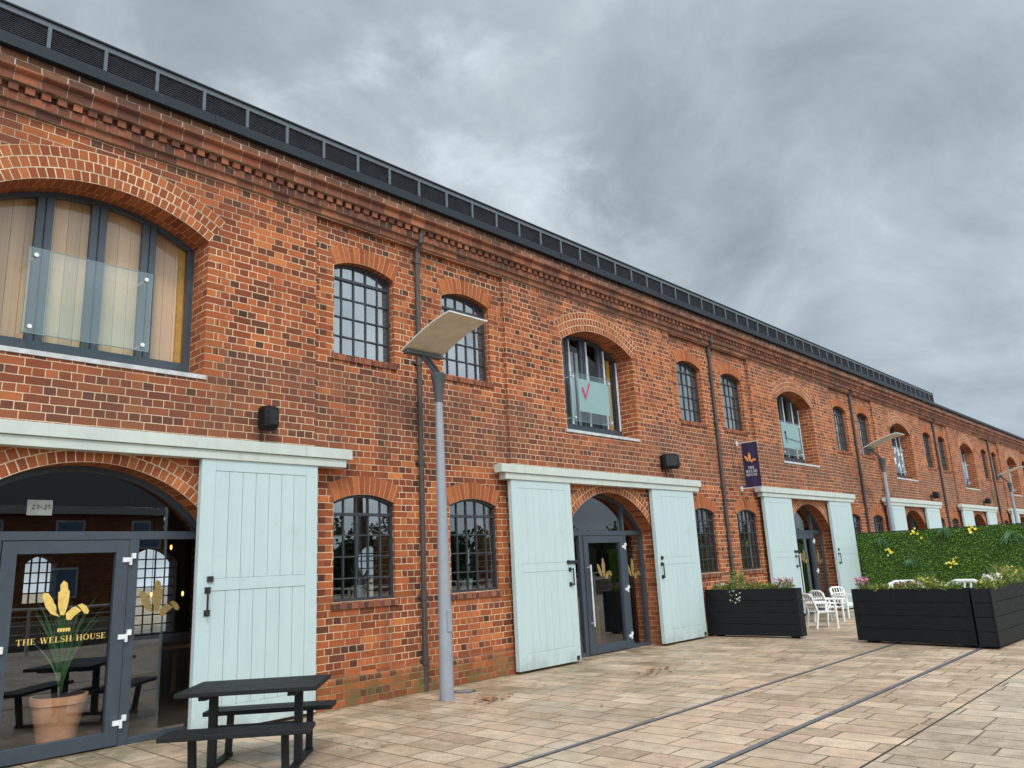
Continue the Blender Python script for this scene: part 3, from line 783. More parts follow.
FEATHER = dict(mid=[(2.513, 1.22), (2.487, 1.31), (2.479, 1.425), (2.497, 1.434), (2.492, 1.49), (2.519, 1.528), (2.552, 1.505), (2.563, 1.441), (2.577, 1.43), (2.573, 1.336), (2.563, 1.274), (2.545, 1.22)],
    left=[(2.51, 1.205), (2.434, 1.235), (2.387, 1.296), (2.351, 1.391), (2.360, 1.428), (2.401, 1.419), (2.442, 1.36), (2.452, 1.33), (2.468, 1.311), (2.481, 1.237)],
    right=[(2.566, 1.175), (2.557, 1.233), (2.607, 1.281), (2.637, 1.289), (2.69, 1.249), (2.633, 1.206), (2.606, 1.172)],
    curl=[(2.65, 1.30), (2.69, 1.313), (2.733, 1.283), (2.757, 1.239), (2.742, 1.213), (2.712, 1.224), (2.678, 1.272)])
def feathers(mb, put, m=0):
    for i, key in enumerate(('mid', 'left', 'right', 'curl')):
        L = FEATHER[key]; cx = sum(p[0] for p in L) / len(L); cz = sum(p[1] for p in L) / len(L)
        for a, b_ in zip(L, L[1:] + L[:1]): mb.face([put(cx - 2.55, cz - 1.3, i), put(a[0] - 2.55, a[1] - 1.3, i), put(b_[0] - 2.55, b_[1] - 1.3, i)], m=m)

# ---- glazed entrances
def entrance(k):
    c = C0 + BAY * k; a, zsp, zc = DO['a'], DO['zsp'], DO['zc']; y0, y1 = .26, .33
    sh = 0 if k == 0 else .17
    l0, l1 = (-.61 if k == 0 else -.66) + sh, .47 + sh            # door leaf
    mb = MB(); arch_frame(mb, a, 0, zsp, zc, y0, y1, .055)
    mb.box(-a + .055, a - .055, y0 + .002, y1, 1.895, 1.975)           # transom
    mb.box(l1 + .006, l1 + .10, y0, y1, .0, 1.894); mb.box(l0 - .10, l0 - .006, y0, y1, .0, 1.894)
    mb.box(-a + .055, l0 - .10, y0 + .002, y1, 0, .06); mb.box(l1 + .10, a - .055, y0 + .002, y1, 0, .06)
    px = l1 + .05
    if k: mb.box(px - .025, px + .025, y0 + .002, y1, 1.976, arc_z(px, a, zsp, zc) - .04)
    e = mb.build('glazed_entrance', M['slate'], wh, (c, 0, 0), bevel=.003)
    surround(e, DO, 0, .226, 28, 0, .13, .225)
    d = MB(); s = .115
    zt = 1.888
    for (xa, xb, za, zb) in ((l0, l0 + s, .015, zt), (l1 - s, l1, .015, zt), (l0 + s, l1 - s, zt - .115, zt), (l0 + s, l1 - s, .015, .14)):
        d.box(xa, xb, y0 - .014, y1 - .02, za, zb)
    d.build('door_leaf', M['slate'], e, bevel=.003)
    g = MB()
    g.face([(l0 + s - .01, .285, .13), (l1 - s + .01, .2865, .13), (l1 - s + .01, .2865, zt - .105), (l0 + s - .01, .285, zt - .105)])
    g.face([(l1 + .09, .295, .05), (a - .045, .2935, .05), (a - .045, .2935, 1.90), (l1 + .09, .295, 1.90)])
    g.face([(-a + .045, .295, .05), (l0 - .09, .295, .05), (l0 - .09, .295, 1.90), (-a + .045, .295, 1.90)])
    xs = [-a + .03, px, a - .03]
    glass_arch(g, xs, 1.97, a, zsp, zc, .295, k + 9, .002)
    g.build('glass', M['glass'], e, merge=False)
    hg = None
    for z in (.21, .98, 1.70):
        q = MB(); q.box(l1 - .055, l1 + .006, .232, .247, -.022, .022); q.box(l1 + .0065, l1 + .03, .228, .2595, -.05, .022); q.box(l1 + .028, l1 + .065, .232, .2595, .010, .062)
        hg = q.build('hinge', M['hinge'], e, (0, 0, z))
    h = MB()
    if k == 0: h.box(l0 + .03, l0 + .075, .222, .247, .93, .99)
    else:
        for z in (.50, 1.38): h.box(l0 + .06, l0 + .085, .19, .247, z - .014, z + .014)
        h.tube([(l0 + .072, .185, .45), (l0 + .072, .185, 1.42)], .016, 10)
    h.build('door_handle', M['steelgal'] if k else M['hinge'], e)
    if k < 3:
        mid = (l0 + l1) / 2
        lo = MB(); put = lambda ox, oz, y: (lambda px, pz, j: (ox + px, y - .0006 * (j % 5), oz + pz))
        em = MB(); feathers(em, put(-.05 if k == 0 else mid, 1.30, .2835)); em.build('gold_emblem', M['gold'] if k == 0 else M['gold_dull'], e, merge=False)
        if k == 0:
            wd = text_width('THE WELSH HOUSE'); h_ = .052; f = .745 / (wd * h_)
            pp = put(0, 0, .2835)
            lettering(lo, 'THE WELSH HOUSE', 2.172 - C0, .982, h_, pp, f)
            for i in range(5):   # the small crown under the feathers
                x = 2.50 - C0 + i * .022
                lo.face([pp(x, 1.072, i), pp(x + .014, 1.072, i), pp(x + .018, 1.095, i), pp(x + .007, 1.108, i), pp(x - .004, 1.095, i)])
        em = MB(); feathers(em, put(.81 if k == 0 else l1 + .30, 1.27, .2925)); em.build('gold_emblem', M['gold_dull'], e, merge=False)
        if k == 0: lo.build('gold_lettering', M['gold'], e, merge=False)
    if k == 0:
        cd = MB(); cd.box(2.165 - C0, 2.375 - C0, .300, .304, 2.125, 2.265); crd = cd.build('number_card', M['card'], e)
        nm = MB(); lettering(nm, '23-25', 2.20 - C0, 2.18, .042, lambda px, pz, j: (px, .2915 - .0004 * j, pz), 1.2); nm.build('card_numbers', M['black'], e, merge=False)
    return e
for k in range(NB): entrance(k)

# ---- drainpipes
def drainpipe(x):
    mb = MB(); y = .018
    mb.tube([(0, y, .0), (0, y, 5.84)], .036, 12)
    mb.tube([(0, y, 5.835), (0, -.03, 5.90), (0, -.075, 5.95), (0, -.08, 6.08)], .036, 12)
    for z in (.36, 1.14, 2.86, 4.22, 5.70):
        mb.tube([(0, y, z - .045), (0, y, z + .045)], .045, 12); mb.box(-.07, .07, y + .01, .062, z - .018, z + .018)
    return mb.build('drainpipe', M['pipe'], wh, (x, 0, 0), smooth=True)
dp = None
for k in range(-1, NB - 1):
    x = C0 + BAY * k + BAY / 2 - .045
    if dp is None: dp = drainpipe(x)
    else:
        q = dp.copy(); COL.objects.link(q); q.location = (x, 0, 0)

# ------------------------------------------------------------------ ground
gm = MB(); gm.face([(-400, -14.2, 0), (500, -14.2, 0), (500, 400, 0), (-400, 400, 0)]); gm.face([(-400, -400, 0), (500, -400, 0), (500, -34, 0), (-400, -34, 0)])
gm.face([(-400, -14.2, 0), (500, -14.2, 0), (500, -14.2, -3), (-400, -14.2, -3)]); gm.face([(-400, -34, 0), (500, -34, 0), (500, -34, -3), (-400, -34, -3)])
tag(gm.build('ground', M['paving']), kind='structure')
def water_mat():
    m, t = newmat('dock_water'); pos = t.n('NewGeometry').outputs['Position']
    t.bsdf((.006, .03, .036), .12, normal=t.bump(t.noise(t.vm('MULTIPLY', pos, (1, 2.2, 1)), 1.6, 4, .6), .6, .15)); return m
wm = MB(); wm.face([(-400, -34, -1), (500, -34, -1), (500, -14.2, -1), (-400, -14.2, -1)]); tag(wm.build('water', water_mat()), kind='structure')
for nm, y, w, x1 in (('paving_rail', -3.43, .044, 60), ('paving_rail', -4.68, .050, 60), ('drain_channel', -5.56, .011, 60)):
    q = MB(); q.box(-12, x1, y - w / 2, y + w / 2, -.02, .005)
    if w > .03: q.box(-12, x1, y - w / 2 - .012, y - w / 2 - .002, -.02, .0042, 1)
    tag(q.build(nm, [M['drain'] if w > .03 else M['black'], M['black']]), kind='structure')
q = MB(); q.tube([(0, 0, -.02), (0, 0, .006)], .115, 28)
q.tube([(0, 0, -.02), (0, 0, .0045)], .135, 28, 1)
tag(q.build('access_cover', [M['manhole'], M['black']], loc=(6.85, -.45, 0)), 'small round grey access cover in the paving beside the nearest lamp post', 'manhole cover')

# ------------------------------------------------------------------ lamp posts
def lamp_post(x, label):
    o = empty('street_lamp', (x, -.71, 0), label=label, cat='street lamp', group='street lamps along the warehouse')
    p = MB(); p.tube([(0, 0, 0), (0, 0, .9), (0, 0, 3.0), (0, 0, 3.56)], [.084, .079, .053, .043], 20)
    p.build('pole', M['pole'], o, smooth=True)
    dr = MB(); dr.box(-.035, .035, -.090, -.06, .75, 1.0); dr.build('access_door', M['pole'], o, bevel=.004)
    cl = MB(); cl.tube([(0, 0, 3.50), (0, 0, 3.82), (0, 0, 3.83), (0, 0, 3.865)], [.050, .088, .094, .094], 20); cl.build('collar', M['collar'], o, smooth=True)
    ar = MB()
    for s in (-.03, .03): ar.bar((s, .0, 3.86), (s * 1.6, .285, 4.185), .022, .05)
    ar.build('arm', M['collar'], o)
    hd = MB(); hd.box(-.30, .30, .225, .325, 4.155, 4.20); hd.build('lamp_head', M['collar'], o, bevel=.008)
    # curved reflector plate rising away from the wall
    pl = MB(); n = 12; W = .325; L = []
    for i in range(n + 1):
        q = i / n; y = .335 - .93 * q; z = 4.185 + .30 * math.sin(q * 1.35) / math.sin(1.35) * .95
        L.append((y, z))
    for (ya, za), (yb, zb) in zip(L, L[1:]):
        pl.face([(-W, ya, za), (W, ya, za), (W, yb, zb), (-W, yb, zb)], m=0)
        pl.face([(-W, ya, za + .018), (W, ya, za + .018), (W, yb, zb + .018), (-W, yb, zb + .018)], m=1)
        for s in (-W, W): pl.face([(s, ya, za), (s, yb, zb), (s, yb, zb + .018), (s, ya, za + .018)], m=1)
    for (y, z) in (L[0], L[-1]): pl.face([(-W, y, z), (W, y, z), (W, y, z + .018), (-W, y, z + .018)], m=1)
    pl.build('reflector_plate', [M['lampunder'], M['lamptop']], o)
    return o
lp = lamp_post(6.33, 'tall grey street lamp with a curved cream reflector plate, nearest one, between two arched windows')
for x, lb in ((22.62, 'grey street lamp rising behind the left part of the green hedge screen'), (38.25, 'small distant grey street lamp beyond the hedge at the right edge')):
    q = copy_tree(lp); q.location = (x, -.71, 0); q['label'] = lb

# ------------------------------------------------------------------ picnic table
pt = empty('picnic_table', (3.404, -1.684, 0), -.749, 'black plank picnic table with two attached benches in front of the first sliding door', 'picnic table')
def plank(mb, L, W, n, z0, z1, y=0):
    w = W / n
    for i in range(n): mb.box(-L / 2, L / 2, y - W / 2 + i * w + .003, y - W / 2 + (i + 1) * w - .003, z0, z1)
q = MB(); plank(q, 1.075, .71, 5, .592, .626); q.build('tabletop', M['bench'], pt, bevel=.004)
q = MB()
for s in (-1, 1): q.box(s * .338 - .03, s * .338 + .03, -.30, .30, .558, .590)
q.build('tabletop_rail', M['bench'], pt)
sd = {}
for sy in (1, -1):
    q = MB(); plank(q, 1.08, .29, 2, .338, .374, sy * .514); q.build('seat', M['bench'], pt, bevel=.004)
for sx in (-1, 1):
    q = MB(); q.bar((sx * .338, 0, .03), (sx * .338, 0, .558), .06, .06, (1, 0, 0)); q.build('leg', M['bench'], pt)
    for sy in (1, -1):
        q = MB(); q.bar((sx * .338, sy * .455, .03), (sx * .338, sy * .50, .337), .05, .05, (1, 0, 0)); q.build('leg', M['bench'], pt)
    q = MB(); q.box(sx * .338 - .03, sx * .338 + .03, -.49, .49, 0, .03); q.build('foot_rail', M['bench'], pt)
for sx in (-1, 1):
    for yy in (-.24, -.08, .08, .24):
        q = MB(); q.tube([(sx * .338, yy, .6255), (sx * .338, yy, .629)], .009, 10); q.build('bolt_head', M['iron'], pt)
q = MB(); q.bar((-.338, .0, .30), (.338, 0, .30), .03, .05); q.build('stretcher', M['bench'], pt)

# ------------------------------------------------------------------ planters and planting
def leaf(mb, c, d, n, L, W, k):
    d = Vector(d).normalized(); sd_ = d.cross(Vector(n))
    if sd_.length < 1e-5: sd_ = d.cross(Vector((1, .3, 0)))
    sd_.normalize(); c = Vector(c); u = (k % 997) + .5, (k // 997) + .5
    nn = sd_.cross(d)
    mb.face([c, c + d * L * .5 + sd_ * W / 2 + nn * L * .08, c + d * L, c + d * L * .5 - sd_ * W / 2 + nn * L * .08], [u] * 4)
def rdir(rn, up=0):
    while True:
        v = Vector((rn.uniform(-1, 1), rn.uniform(-1, 1), rn.uniform(-1, 1)))
        if .05 < v.length < 1: v.normalize(); v.z += up; return v.normalized()
def planter(loc, rz, L, W, H, label, boards=4):
    o = empty('planter', loc, rz, label, 'planter', 'black timber planters round the terrace')
    bx = MB(); h = (H - .035) / boards; T = .028
    for i in range(boards):
        z0, z1 = .035 + i * h, .035 + (i + 1) * h - .006
        bx.box(0, L, 0, T, z0, z1); bx.box(0, L, W - T, W, z0, z1); bx.box(-.001, T, T + .001, W - T - .001, z0, z1); bx.box(L - T, L + .001, T + .001, W - T - .001, z0, z1)
    bx.box(T, L - T, T - .004, T + .004, .04, H - .02); bx.box(T, L - T, W - T - .004, W - T + .004, .04, H - .02)
    bx.build('planter_box', M['planter'], o, bevel=.003)
    for x in (-.012, L - .05):
        cp = MB(); cp.box(x, x + .062, -.012, -.001, .035, H); cp.build('corner_board', M['planter'], o)
    for x in (.12, L - .2):
        ft = MB(); ft.box(x, x + .08, .03, W - .03, 0, .034); ft.build('foot', M['planter'], o)
    so = MB(); so.face([(T, T, H - .05), (L - T, T, H - .05), (L - T, W - T, H - .05), (T, W - T, H - .05)]); so.build('soil', M['soil'], o)
    return o
# boxes are long in local x; local -y is the outward face
planter((13.55, -.03, 0), R(-90), 1.77, .24, .85, 'black timber planter against the wall beside the second white door')
planter((13.25, -2.88, 0), R(-90 - 11), 1.80, .30, .83, 'black timber planter with a low row of mixed flowers, across the terrace front')
planter((12.84, -4.94, 0), R(-2), 2.6, .25, .83, 'black timber planter at the right edge running parallel to the warehouse')

def plant(loc, rx, ry, h, label, leafm, flowers=(), n=260, seed=1, cat='plant', spike=False, lsize=.05, trail=0):
    rn = random.Random(seed)
    o = empty('flowering_plant', loc, 0, label, cat, 'plants growing in the planters')
    f = MB()
    for i in range(n):
        a = rn.uniform(0, 6.283); r = math.sqrt(rn.random()); x, y = rx * r * math.cos(a), ry * r * math.sin(a)
        z = h * (1 - r * r * .6) * rn.random() ** .8
        d = Vector((math.cos(a) * .6 + rn.uniform(-.5, .5), math.sin(a) * .6 + rn.uniform(-.5, .5), rn.uniform(.1, 1.2)))
        leaf(f, (x, y, z), d, rdir(rn), lsize * rn.uniform(.6, 1.5) * (2.2 if spike else 1), lsize * .5 * (.5 if spike else 1), rn.randrange(900000))
    for i in range(9):
        a = rn.uniform(0, 6.283); x, y = rx * .6 * math.cos(a), ry * .6 * math.sin(a)
        f.tube([(x * .4, y * .4, -.06), (x, y, h * rn.uniform(.4, .8))], .004, 4)
        f.uv[-6:] = [[(2.5, 2.5)] * 4] * 6 if False else f.uv[-6:]
    tw = MB()
    for i in range(trail):      # trailing shoots over the planter's outer edge
        y = rn.uniform(-ry, ry); q = rn.random(); z = -.26 * q + .06
        leaf(f, (-.155 - .03 * rn.random(), y * (1 - .5 * q), z), (rn.uniform(-.8, .1), rn.uniform(-.6, .6), rn.uniform(-1, .2)), rdir(rn), lsize * rn.uniform(.6, 1.2), lsize * .5, rn.randrange(900000))
        if i % 7 == 0:
            ax = Vector((-1, rn.uniform(-.4, .4), .3)).normalized(); e1 = ax.orthogonal().normalized(); e2 = ax.cross(e1)
            for j in range(5): leaf(tw, Vector((-.19, y * (1 - .5 * q), z)), e1 * math.cos(j * 1.257) + e2 * math.sin(j * 1.257) + ax * .3, ax, .018, .016, rn.randrange(900000))
    if tw.f: tw.build('trailing_blossom', M['flower_white'], o, merge=False)
    f.build('foliage', leafm, o, merge=False)
    for (m_, cnt, sz, zlo, zhi) in flowers:
        g = MB()
        for i in range(cnt):
            a = rn.uniform(0, 6.283); r = math.sqrt(rn.random()) * 1.05; c = Vector((rx * r * math.cos(a), ry * r * math.sin(a), h * rn.uniform(zlo, zhi)))
            ax = rdir(rn, .8); k = rn.randrange(900000)
            e1 = ax.orthogonal().normalized(); e2 = ax.cross(e1)
            for j in range(5):
                an = j * 1.2566; leaf(g, c, e1 * math.cos(an) + e2 * math.sin(an) + ax * .35, ax, sz, sz * .85, k + j % 2)
        g.build('blossom', M[m_], o, merge=False)
    return o
PL = M['plant_leaf']
zt = .80
plant((13.75, -.28, zt), .13, .20, .14, 'low leafy plant with tiny white flowers at the wall end of the planter', PL, [('flower_white', 12, .018, .5, 1.1)], 240, 1)
plant((13.74, -.62, zt), .13, .16, .42, 'tall lime green plant standing above the first planter', PL, [('flower_white', 8, .018, .1, .6)], 330, 2, trail=90)
plant((13.75, -.92, zt), .12, .16, .17, 'reddish brown plant between the lime green one and the pink flowers', PL, [('flower_red', 30, .018, .4, 1.1)], 220, 3)
plant((13.75, -1.22, zt), .12, .14, .13, 'dark green low plant beside the pink flowers', PL, [], 260, 4)
plant((13.75, -1.50, zt), .13, .17, .20, 'pink and mauve flowers at the free end of the wall planter', PL, [('flower_pink', 48, .022, .45, 1.15), ('flower_white', 8, .018, .5, 1.)], 230, 5)
def on2(t): return (13.25 + .14 - math.sin(R(11)) * t, -2.88 - .03 - math.cos(R(11)) * t, .78)
for i, (t, rr_, h, lb, fl, nn, sp) in enumerate((
        (.12, .11, .19, 'magenta flowers at the left corner of the front planter', [('flower_pink', 60, .024, .6, 1.2)], 160, False),
        (.42, .14, .09, 'low grey green plant next to the magenta flowers', [], 240, False),
        (.78, .13, .14, 'rust red flowering plant in the middle of the front planter', [('flower_red', 34, .02, .5, 1.1)], 200, False),
        (1.12, .17, .20, 'spiky yellow green plant right of the rust red flowers', [('flower_yellow', 30, .018, .5, 1.), ('flower_red', 14, .016, .3, .9)], 260, True),
        (1.48, .15, .13, 'olive green plant at the right end of the front planter', [('flower_white', 24, .018, .5, 1.1), ('flower_yellow', 12, .016, .5, 1.)], 240, False))):
    plant(on2(t), rr_, rr_, h, lb, PL, fl, nn, 20 + i, spike=sp)
for i, (x, h, lb, fl, sp) in enumerate(((13.12, .15, 'yellow flowers at the near corner of the right planter', [('flower_yellow', 20, .02, .5, 1.1)], False),
        (13.5, .20, 'cream white flowers in the right planter', [('flower_white', 60, .022, .5, 1.1)], False),
        (14.0, .36, 'upright strappy plant in the right planter', [('flower_yellow', 14, .018, .3, .7)], True),
        (14.5, .30, 'yellow green bushy plant at the photo\'s right edge', [('flower_yellow', 30, .02, .5, 1.)], False),
        (15.0, .28, 'loose green plant at the far end of the right planter', [], False))):
    plant((x, -4.83 - (x - 12.84) * .035, .78), .22, .11, h, lb, PL, fl, 300, 40 + i, spike=sp)

# ---- green hedge screen standing square to the wall
hs = empty('hedge_screen', (21.6, -.06, 0), R(-90), 'tall green artificial hedge screen standing square to the warehouse wall', 'hedge screen')
HL, HH = 7.4, 1.86
q = MB(); q.box(0, HL, 0, .06, 0.0, HH - .01); q.build('screen_panel', M['hedge_dark'] if 'hedge_dark' in M else plain('hedge_backing', (.03, .07, .012), .9), hs)
q = MB(); q.box(0, HL, -.01, .07, HH - .008, HH + .014); q.build('top_rail', M['black'], hs)
rn = random.Random(99); f = MB()
for i in range(24000):
    x, z = rn.uniform(0, HL), rn.uniform(.02, HH)
    d = Vector((rn.uniform(-.8, .8), -rn.uniform(.25, 1), rn.uniform(-.7, .7)))
    lump = .5 + .5 * math.sin(x * 5.1 + math.sin(z * 4) * 2) * math.cos(z * 6.3 + x)
    leaf(f, (x, -.005 - .05 * rn.random() * lump, z), d, rdir(rn), rn.uniform(.028, .058), rn.uniform(.014, .024), rn.randrange(900000))
f.build('hedge_foliage', M['hedge_leaf'], hs, merge=False)
for (fx, fz, up) in ((3.59, 1.5, 1), (2.22, 1.68, .7), (.65, 1.5, .7), (5.2, 1.4, 1), (1.3, .95, .6)):
    f = MB()
    for i in range(26):
        a = rn.uniform(-1.2, 1.2)
        leaf(f, (fx + rn.uniform(-.06, .06), -.05, fz + .22), (math.sin(a) * .7, -rn.uniform(.2, .6), -rn.uniform(.3, 1)), (0, -1, 0), rn.uniform(.22, .50) * up, .026, rn.randrange(900000))
    f.build('fern_tuft', M['fern_leaf'], hs, merge=False)
for (fx, fz, s_) in ((1.53, 1.78, 1.15), (.86, 1.36, 1.2), (2.75, 1.80, 1.3), (2.24, 1.02, 1.1), (2.30, 1.11, .6), (1.0, .45, 1.), (4.8, 1.6, 1.1)):
    g = MB()
    for i in range(8):
        c = Vector((fx + rn.gauss(0, .06) * s_, -.08 - rn.uniform(0, .03), fz + rn.gauss(0, .05) * s_)); ax = Vector((rn.uniform(-.5, .5), -1, rn.uniform(-.3, .6))).normalized(); k = rn.randrange(900000)
        e1 = ax.orthogonal().normalized(); e2 = ax.cross(e1)
        for j in range(5): leaf(g, c, e1 * math.cos(j * 1.257) + e2 * math.sin(j * 1.257) + ax * .3, ax, .032 * s_, .028 * s_, k)
    g.build('yellow_flowers', M['flower_yellow'], hs, merge=False)

# ---- white garden armchairs
def armchair():
    o = empty('garden_armchair', cat='chair', group='white slatted garden chairs on the terrace')
    W, D, sh, bh = .46, .43, .345, .70
    s_ = MB()
    for i in range(5): s_.box(-W / 2 + .03, W / 2 - .03, -D / 2 + .01 + i * .083, -D / 2 + .08 + i * .083, sh - .02, sh)
    s_.build('seat', M['white_plastic'], o)
    fr = MB()
    fr.box(-W / 2, W / 2, -D / 2 - .02, -D / 2 + .008, sh - .06, sh - .001)
    fr.build('seat_frame', M['white_plastic'], o)
    for sx in (-1, 1):
        l = MB(); l.bar((sx * (W / 2 - .02), -D / 2 + .0, 0), (sx * (W / 2 - .02), -D / 2 + .0, .50), .036, .036, (1, 0, 0)); l.build('leg', M['white_plastic'], o)
        l = MB(); l.bar((sx * (W / 2 - .02), D / 2 + .05, 0), (sx * (W / 2 - .02), D / 2 - .02, sh), .036, .036, (1, 0, 0)); l.bar((sx * (W / 2 - .02), D / 2 - .02, sh), (sx * (W / 2 - .02), D / 2 + .08, bh - .03), .036, .034, (1, 0, 0)); l.build('leg', M['white_plastic'], o)
        a = MB(); a.tube([(sx * (W / 2 - .02), -D / 2 - .03, .505), (sx * (W / 2 - .0), 0, .525), (sx * (W / 2 - .02), D / 2 + .04, .53)], .022, 8); a.build('armrest', M['white_plastic'], o)
    bk = MB()
    P = [(-W / 2 + .02, D / 2 + .085, bh - .03), (-.12, D / 2 + .095, bh + .012), (.12, D / 2 + .095, bh + .012), (W / 2 - .02, D / 2 + .085, bh - .03)]
    bk.tube(P, .024, 8)
    for z in (.43, .50, .58):
        y = D / 2 - .02 + (z - sh) / (bh - sh) * .1; bk.box(-W / 2 + .03, W / 2 - .03, y - .008, y + .008, z - .014, z + .014)
    for i in range(5):
        x = -.16 + i * .08; bk.bar((x, D / 2 - .01, sh), (x, D / 2 + .085, bh - .01), .022, .01, (0, 1, 0))
    bk.build('backrest', M['white_plastic'], o)
    return o
ac = armchair()
for i, (x, y, rz, lb) in enumerate(((15.6, -1.36, 50, 'white slatted garden armchair nearest the gap between the planters'),
        (16.9, -.98, 62, 'white slatted garden armchair behind the nearest one'),
        (18.1, -.92, -25, 'white slatted garden armchair furthest from the gap, in front of the third doorway'),
        (14.0, -3.42, -80, 'white garden armchair with its back showing over the magenta and rust flowers'),
        (13.8, -4.22, -105, 'white garden armchair with its back showing over the right end of the front planter'))):
    q = ac if i == 0 else copy_tree(ac); q.location = (x, y, 0); q.rotation_euler = (0, 0, R(rz)); q['label'] = lb; q.scale = (.90,) * 3 if i < 3 else (1.24,) * 3

# ------------------------------------------------------------------ wall things
def wall_speaker(x, z, w, h, yaw, label):
    o = empty('wall_speaker', (x, 0, z), 0, label, 'loudspeaker', 'black loudspeakers on the front wall')
    c = MB(); d = .16; y = -.10
    poly = [(-w / 2, 0), (-w / 2 * .92, -d * .7), (-w / 2 * .62, -d), (w / 2 * .62, -d), (w / 2 * .92, -d * .7), (w / 2, 0)]
    rot = Matrix.Rotation(yaw, 3, 'Z')
    def P(q, zz, sc=1): v = rot @ Vector((q[0] * sc, q[1] * sc, 0)); return (v.x, v.y + y, zz)
    zs_ = [(-h / 2, .78), (-h / 2 + .03, .97), (-h / 2 + .06, 1), (h / 2 - .06, 1), (h / 2 - .03, .97), (h / 2, .72)]
    for (za, sa), (zb, sb) in zip(zs_, zs_[1:]):
        for i in range(len(poly)):
            j = (i + 1) % len(poly); c.face([P(poly[i], za, sa), P(poly[j], za, sa), P(poly[j], zb, sb), P(poly[i], zb, sb)])
    c.face([P(q, -h / 2, .78) for q in poly]); c.face([P(q, h / 2, .72) for q in poly])
    c.build('speaker_case', M['speaker'], o, bevel=.006)
    g = MB(); hw = w / 2 * .60
    L = [(-hw, -h / 2 + .05), (hw, -h / 2 + .05), (hw, h / 2 - .05), (-hw, h / 2 - .05)]
    g.face([P((a_, -d - .004), z_) for a_, z_ in L]); g.build('speaker_grille', M['grille'], o)
    b_ = MB(); b_.bar((0, 0, -h * .1), (0, y - .01, -h * .1), .06, .06); b_.tube([(0, -.012, -h * .1), (.01, -.012, -h / 2 - .14)], .008, 6); b_.build('bracket', M['iron'], o)
    return o
wall_speaker(4.30, 3.175, .20, .265, R(8), 'black loudspeaker on the brick wall above the first track, nearest one')
wall_speaker(12.58, 3.22, .36, .28, R(-38), 'black rounded loudspeaker above the second sliding door track')
wall_speaker(29.3, 3.13, .32, .22, 0, 'small distant black loudspeaker above the fourth door track')
wall_speaker(36.5, 3.12, .34, .22, 0, 'furthest black loudspeaker, above the fifth door track')

bn = empty('hanging_banner', (15.55, 0, 0), 0, 'dark purple banner with orange feathers projecting from the wall near the second drainpipe', 'banner')
q = MB(); y0, y1, z0, z1 = -.465, -.105, 2.85, 3.80; n = 8
for i in range(n):
    ya, yb = y0 + (y1 - y0) * i / n, y0 + (y1 - y0) * (i + 1) / n
    xa, xb = .006 * math.sin(i * 1.1), .006 * math.sin((i + 1) * 1.1)
    q.face([(xa, ya, z0), (xb, yb, z0), (xb, yb, z1), (xa, ya, z1)])
q.build('banner_cloth', M['purple'], bn)
q = MB()
for z in (z1 + .012, z0 - .012): q.tube([(0, .0, z), (0, -.49, z)], .012, 8); q.box(-.04, .04, -.02, -.002, z - .05, z + .05)
q.build('banner_rod', M['steelgal'], bn)
q = MB(); cy = (y0 + y1) / 2
pb = lambda px, pz, j: (-.014 - .0006 * (j % 6), cy - px * .62, 3.45 + pz * .62)
feathers(q, pb, 0)
for s, z in (('THE', 3.235), ('WELSH', 3.16), ('HOUSE', 3.085)):
    h_ = .056; w_ = text_width(s) * h_
    lettering(q, s, -w_ / 2, z, h_, lambda px, pz, j: (-.014 - .0006 * (j % 6), cy - px, pz), 1, 1)
q.build('banner_print', [M['logo_orange'], M['print_white']], bn, merge=False)

# ------------------------------------------------------------------ inside, seen through the glass
pot = empty('plant_pot', (2.665, .62, .012), 0, 'large terracotta pot standing just inside the first glazed door', 'plant pot')
q = MB(); q.tube([(0, 0, 0), (0, 0, .40), (0, 0, .405), (0, 0, .475)], [.145, .225, .24, .245], 28); q.build('pot_body', M['terracotta'], pot, smooth=True)
q = MB(); q.tube([(0, 0, .476), (0, 0, .478)], .22, 24); q.build('soil', M['soil'], pot)
ip = empty('indoor_palm', (2.665, .62, .49), 0, 'tall leafy palm growing in the terracotta pot behind the door glass', 'potted plant')
rn = random.Random(12); f = MB(); st = MB()
for i in range(64):
    a = rn.uniform(0, 6.28); h = rn.uniform(.45, .98); r = rn.uniform(.05, .42) * (h ** .5); k = rn.randrange(900000); u = (k % 997) + .5, (k // 997) + .5
    ca, sa = math.cos(a), math.sin(a) * .45; w = rn.uniform(.008, .017); L = []
    for q in range(7):
        t_ = q / 6; L.append((Vector((r * t_ ** 1.7 * ca, r * t_ ** 1.7 * sa, h * t_ * (1.06 - .12 * t_ * t_))), w * (1 - t_ ** 3) + .001))
    for (pa, wa), (pb_, wb) in zip(L, L[1:]):
        sdv = Vector((-sa - .3, ca, 0)).normalized() if i % 2 else Vector((1, .2, 0)).normalized()
        f.face([pa - sdv * wa, pa + sdv * wa, pb_ + sdv * wb, pb_ - sdv * wb], [u] * 4)
for i in range(5):
    a = rn.uniform(0, 6.28); st.tube([(0, 0, 0), (.05 * math.cos(a), .03 * math.sin(a), .4), (.10 * math.cos(a), .05 * math.sin(a), .8)], .006, 5)
f.build('fronds', M['palm_leaf'], ip, merge=False); st.build('stems', M['twig'], ip)
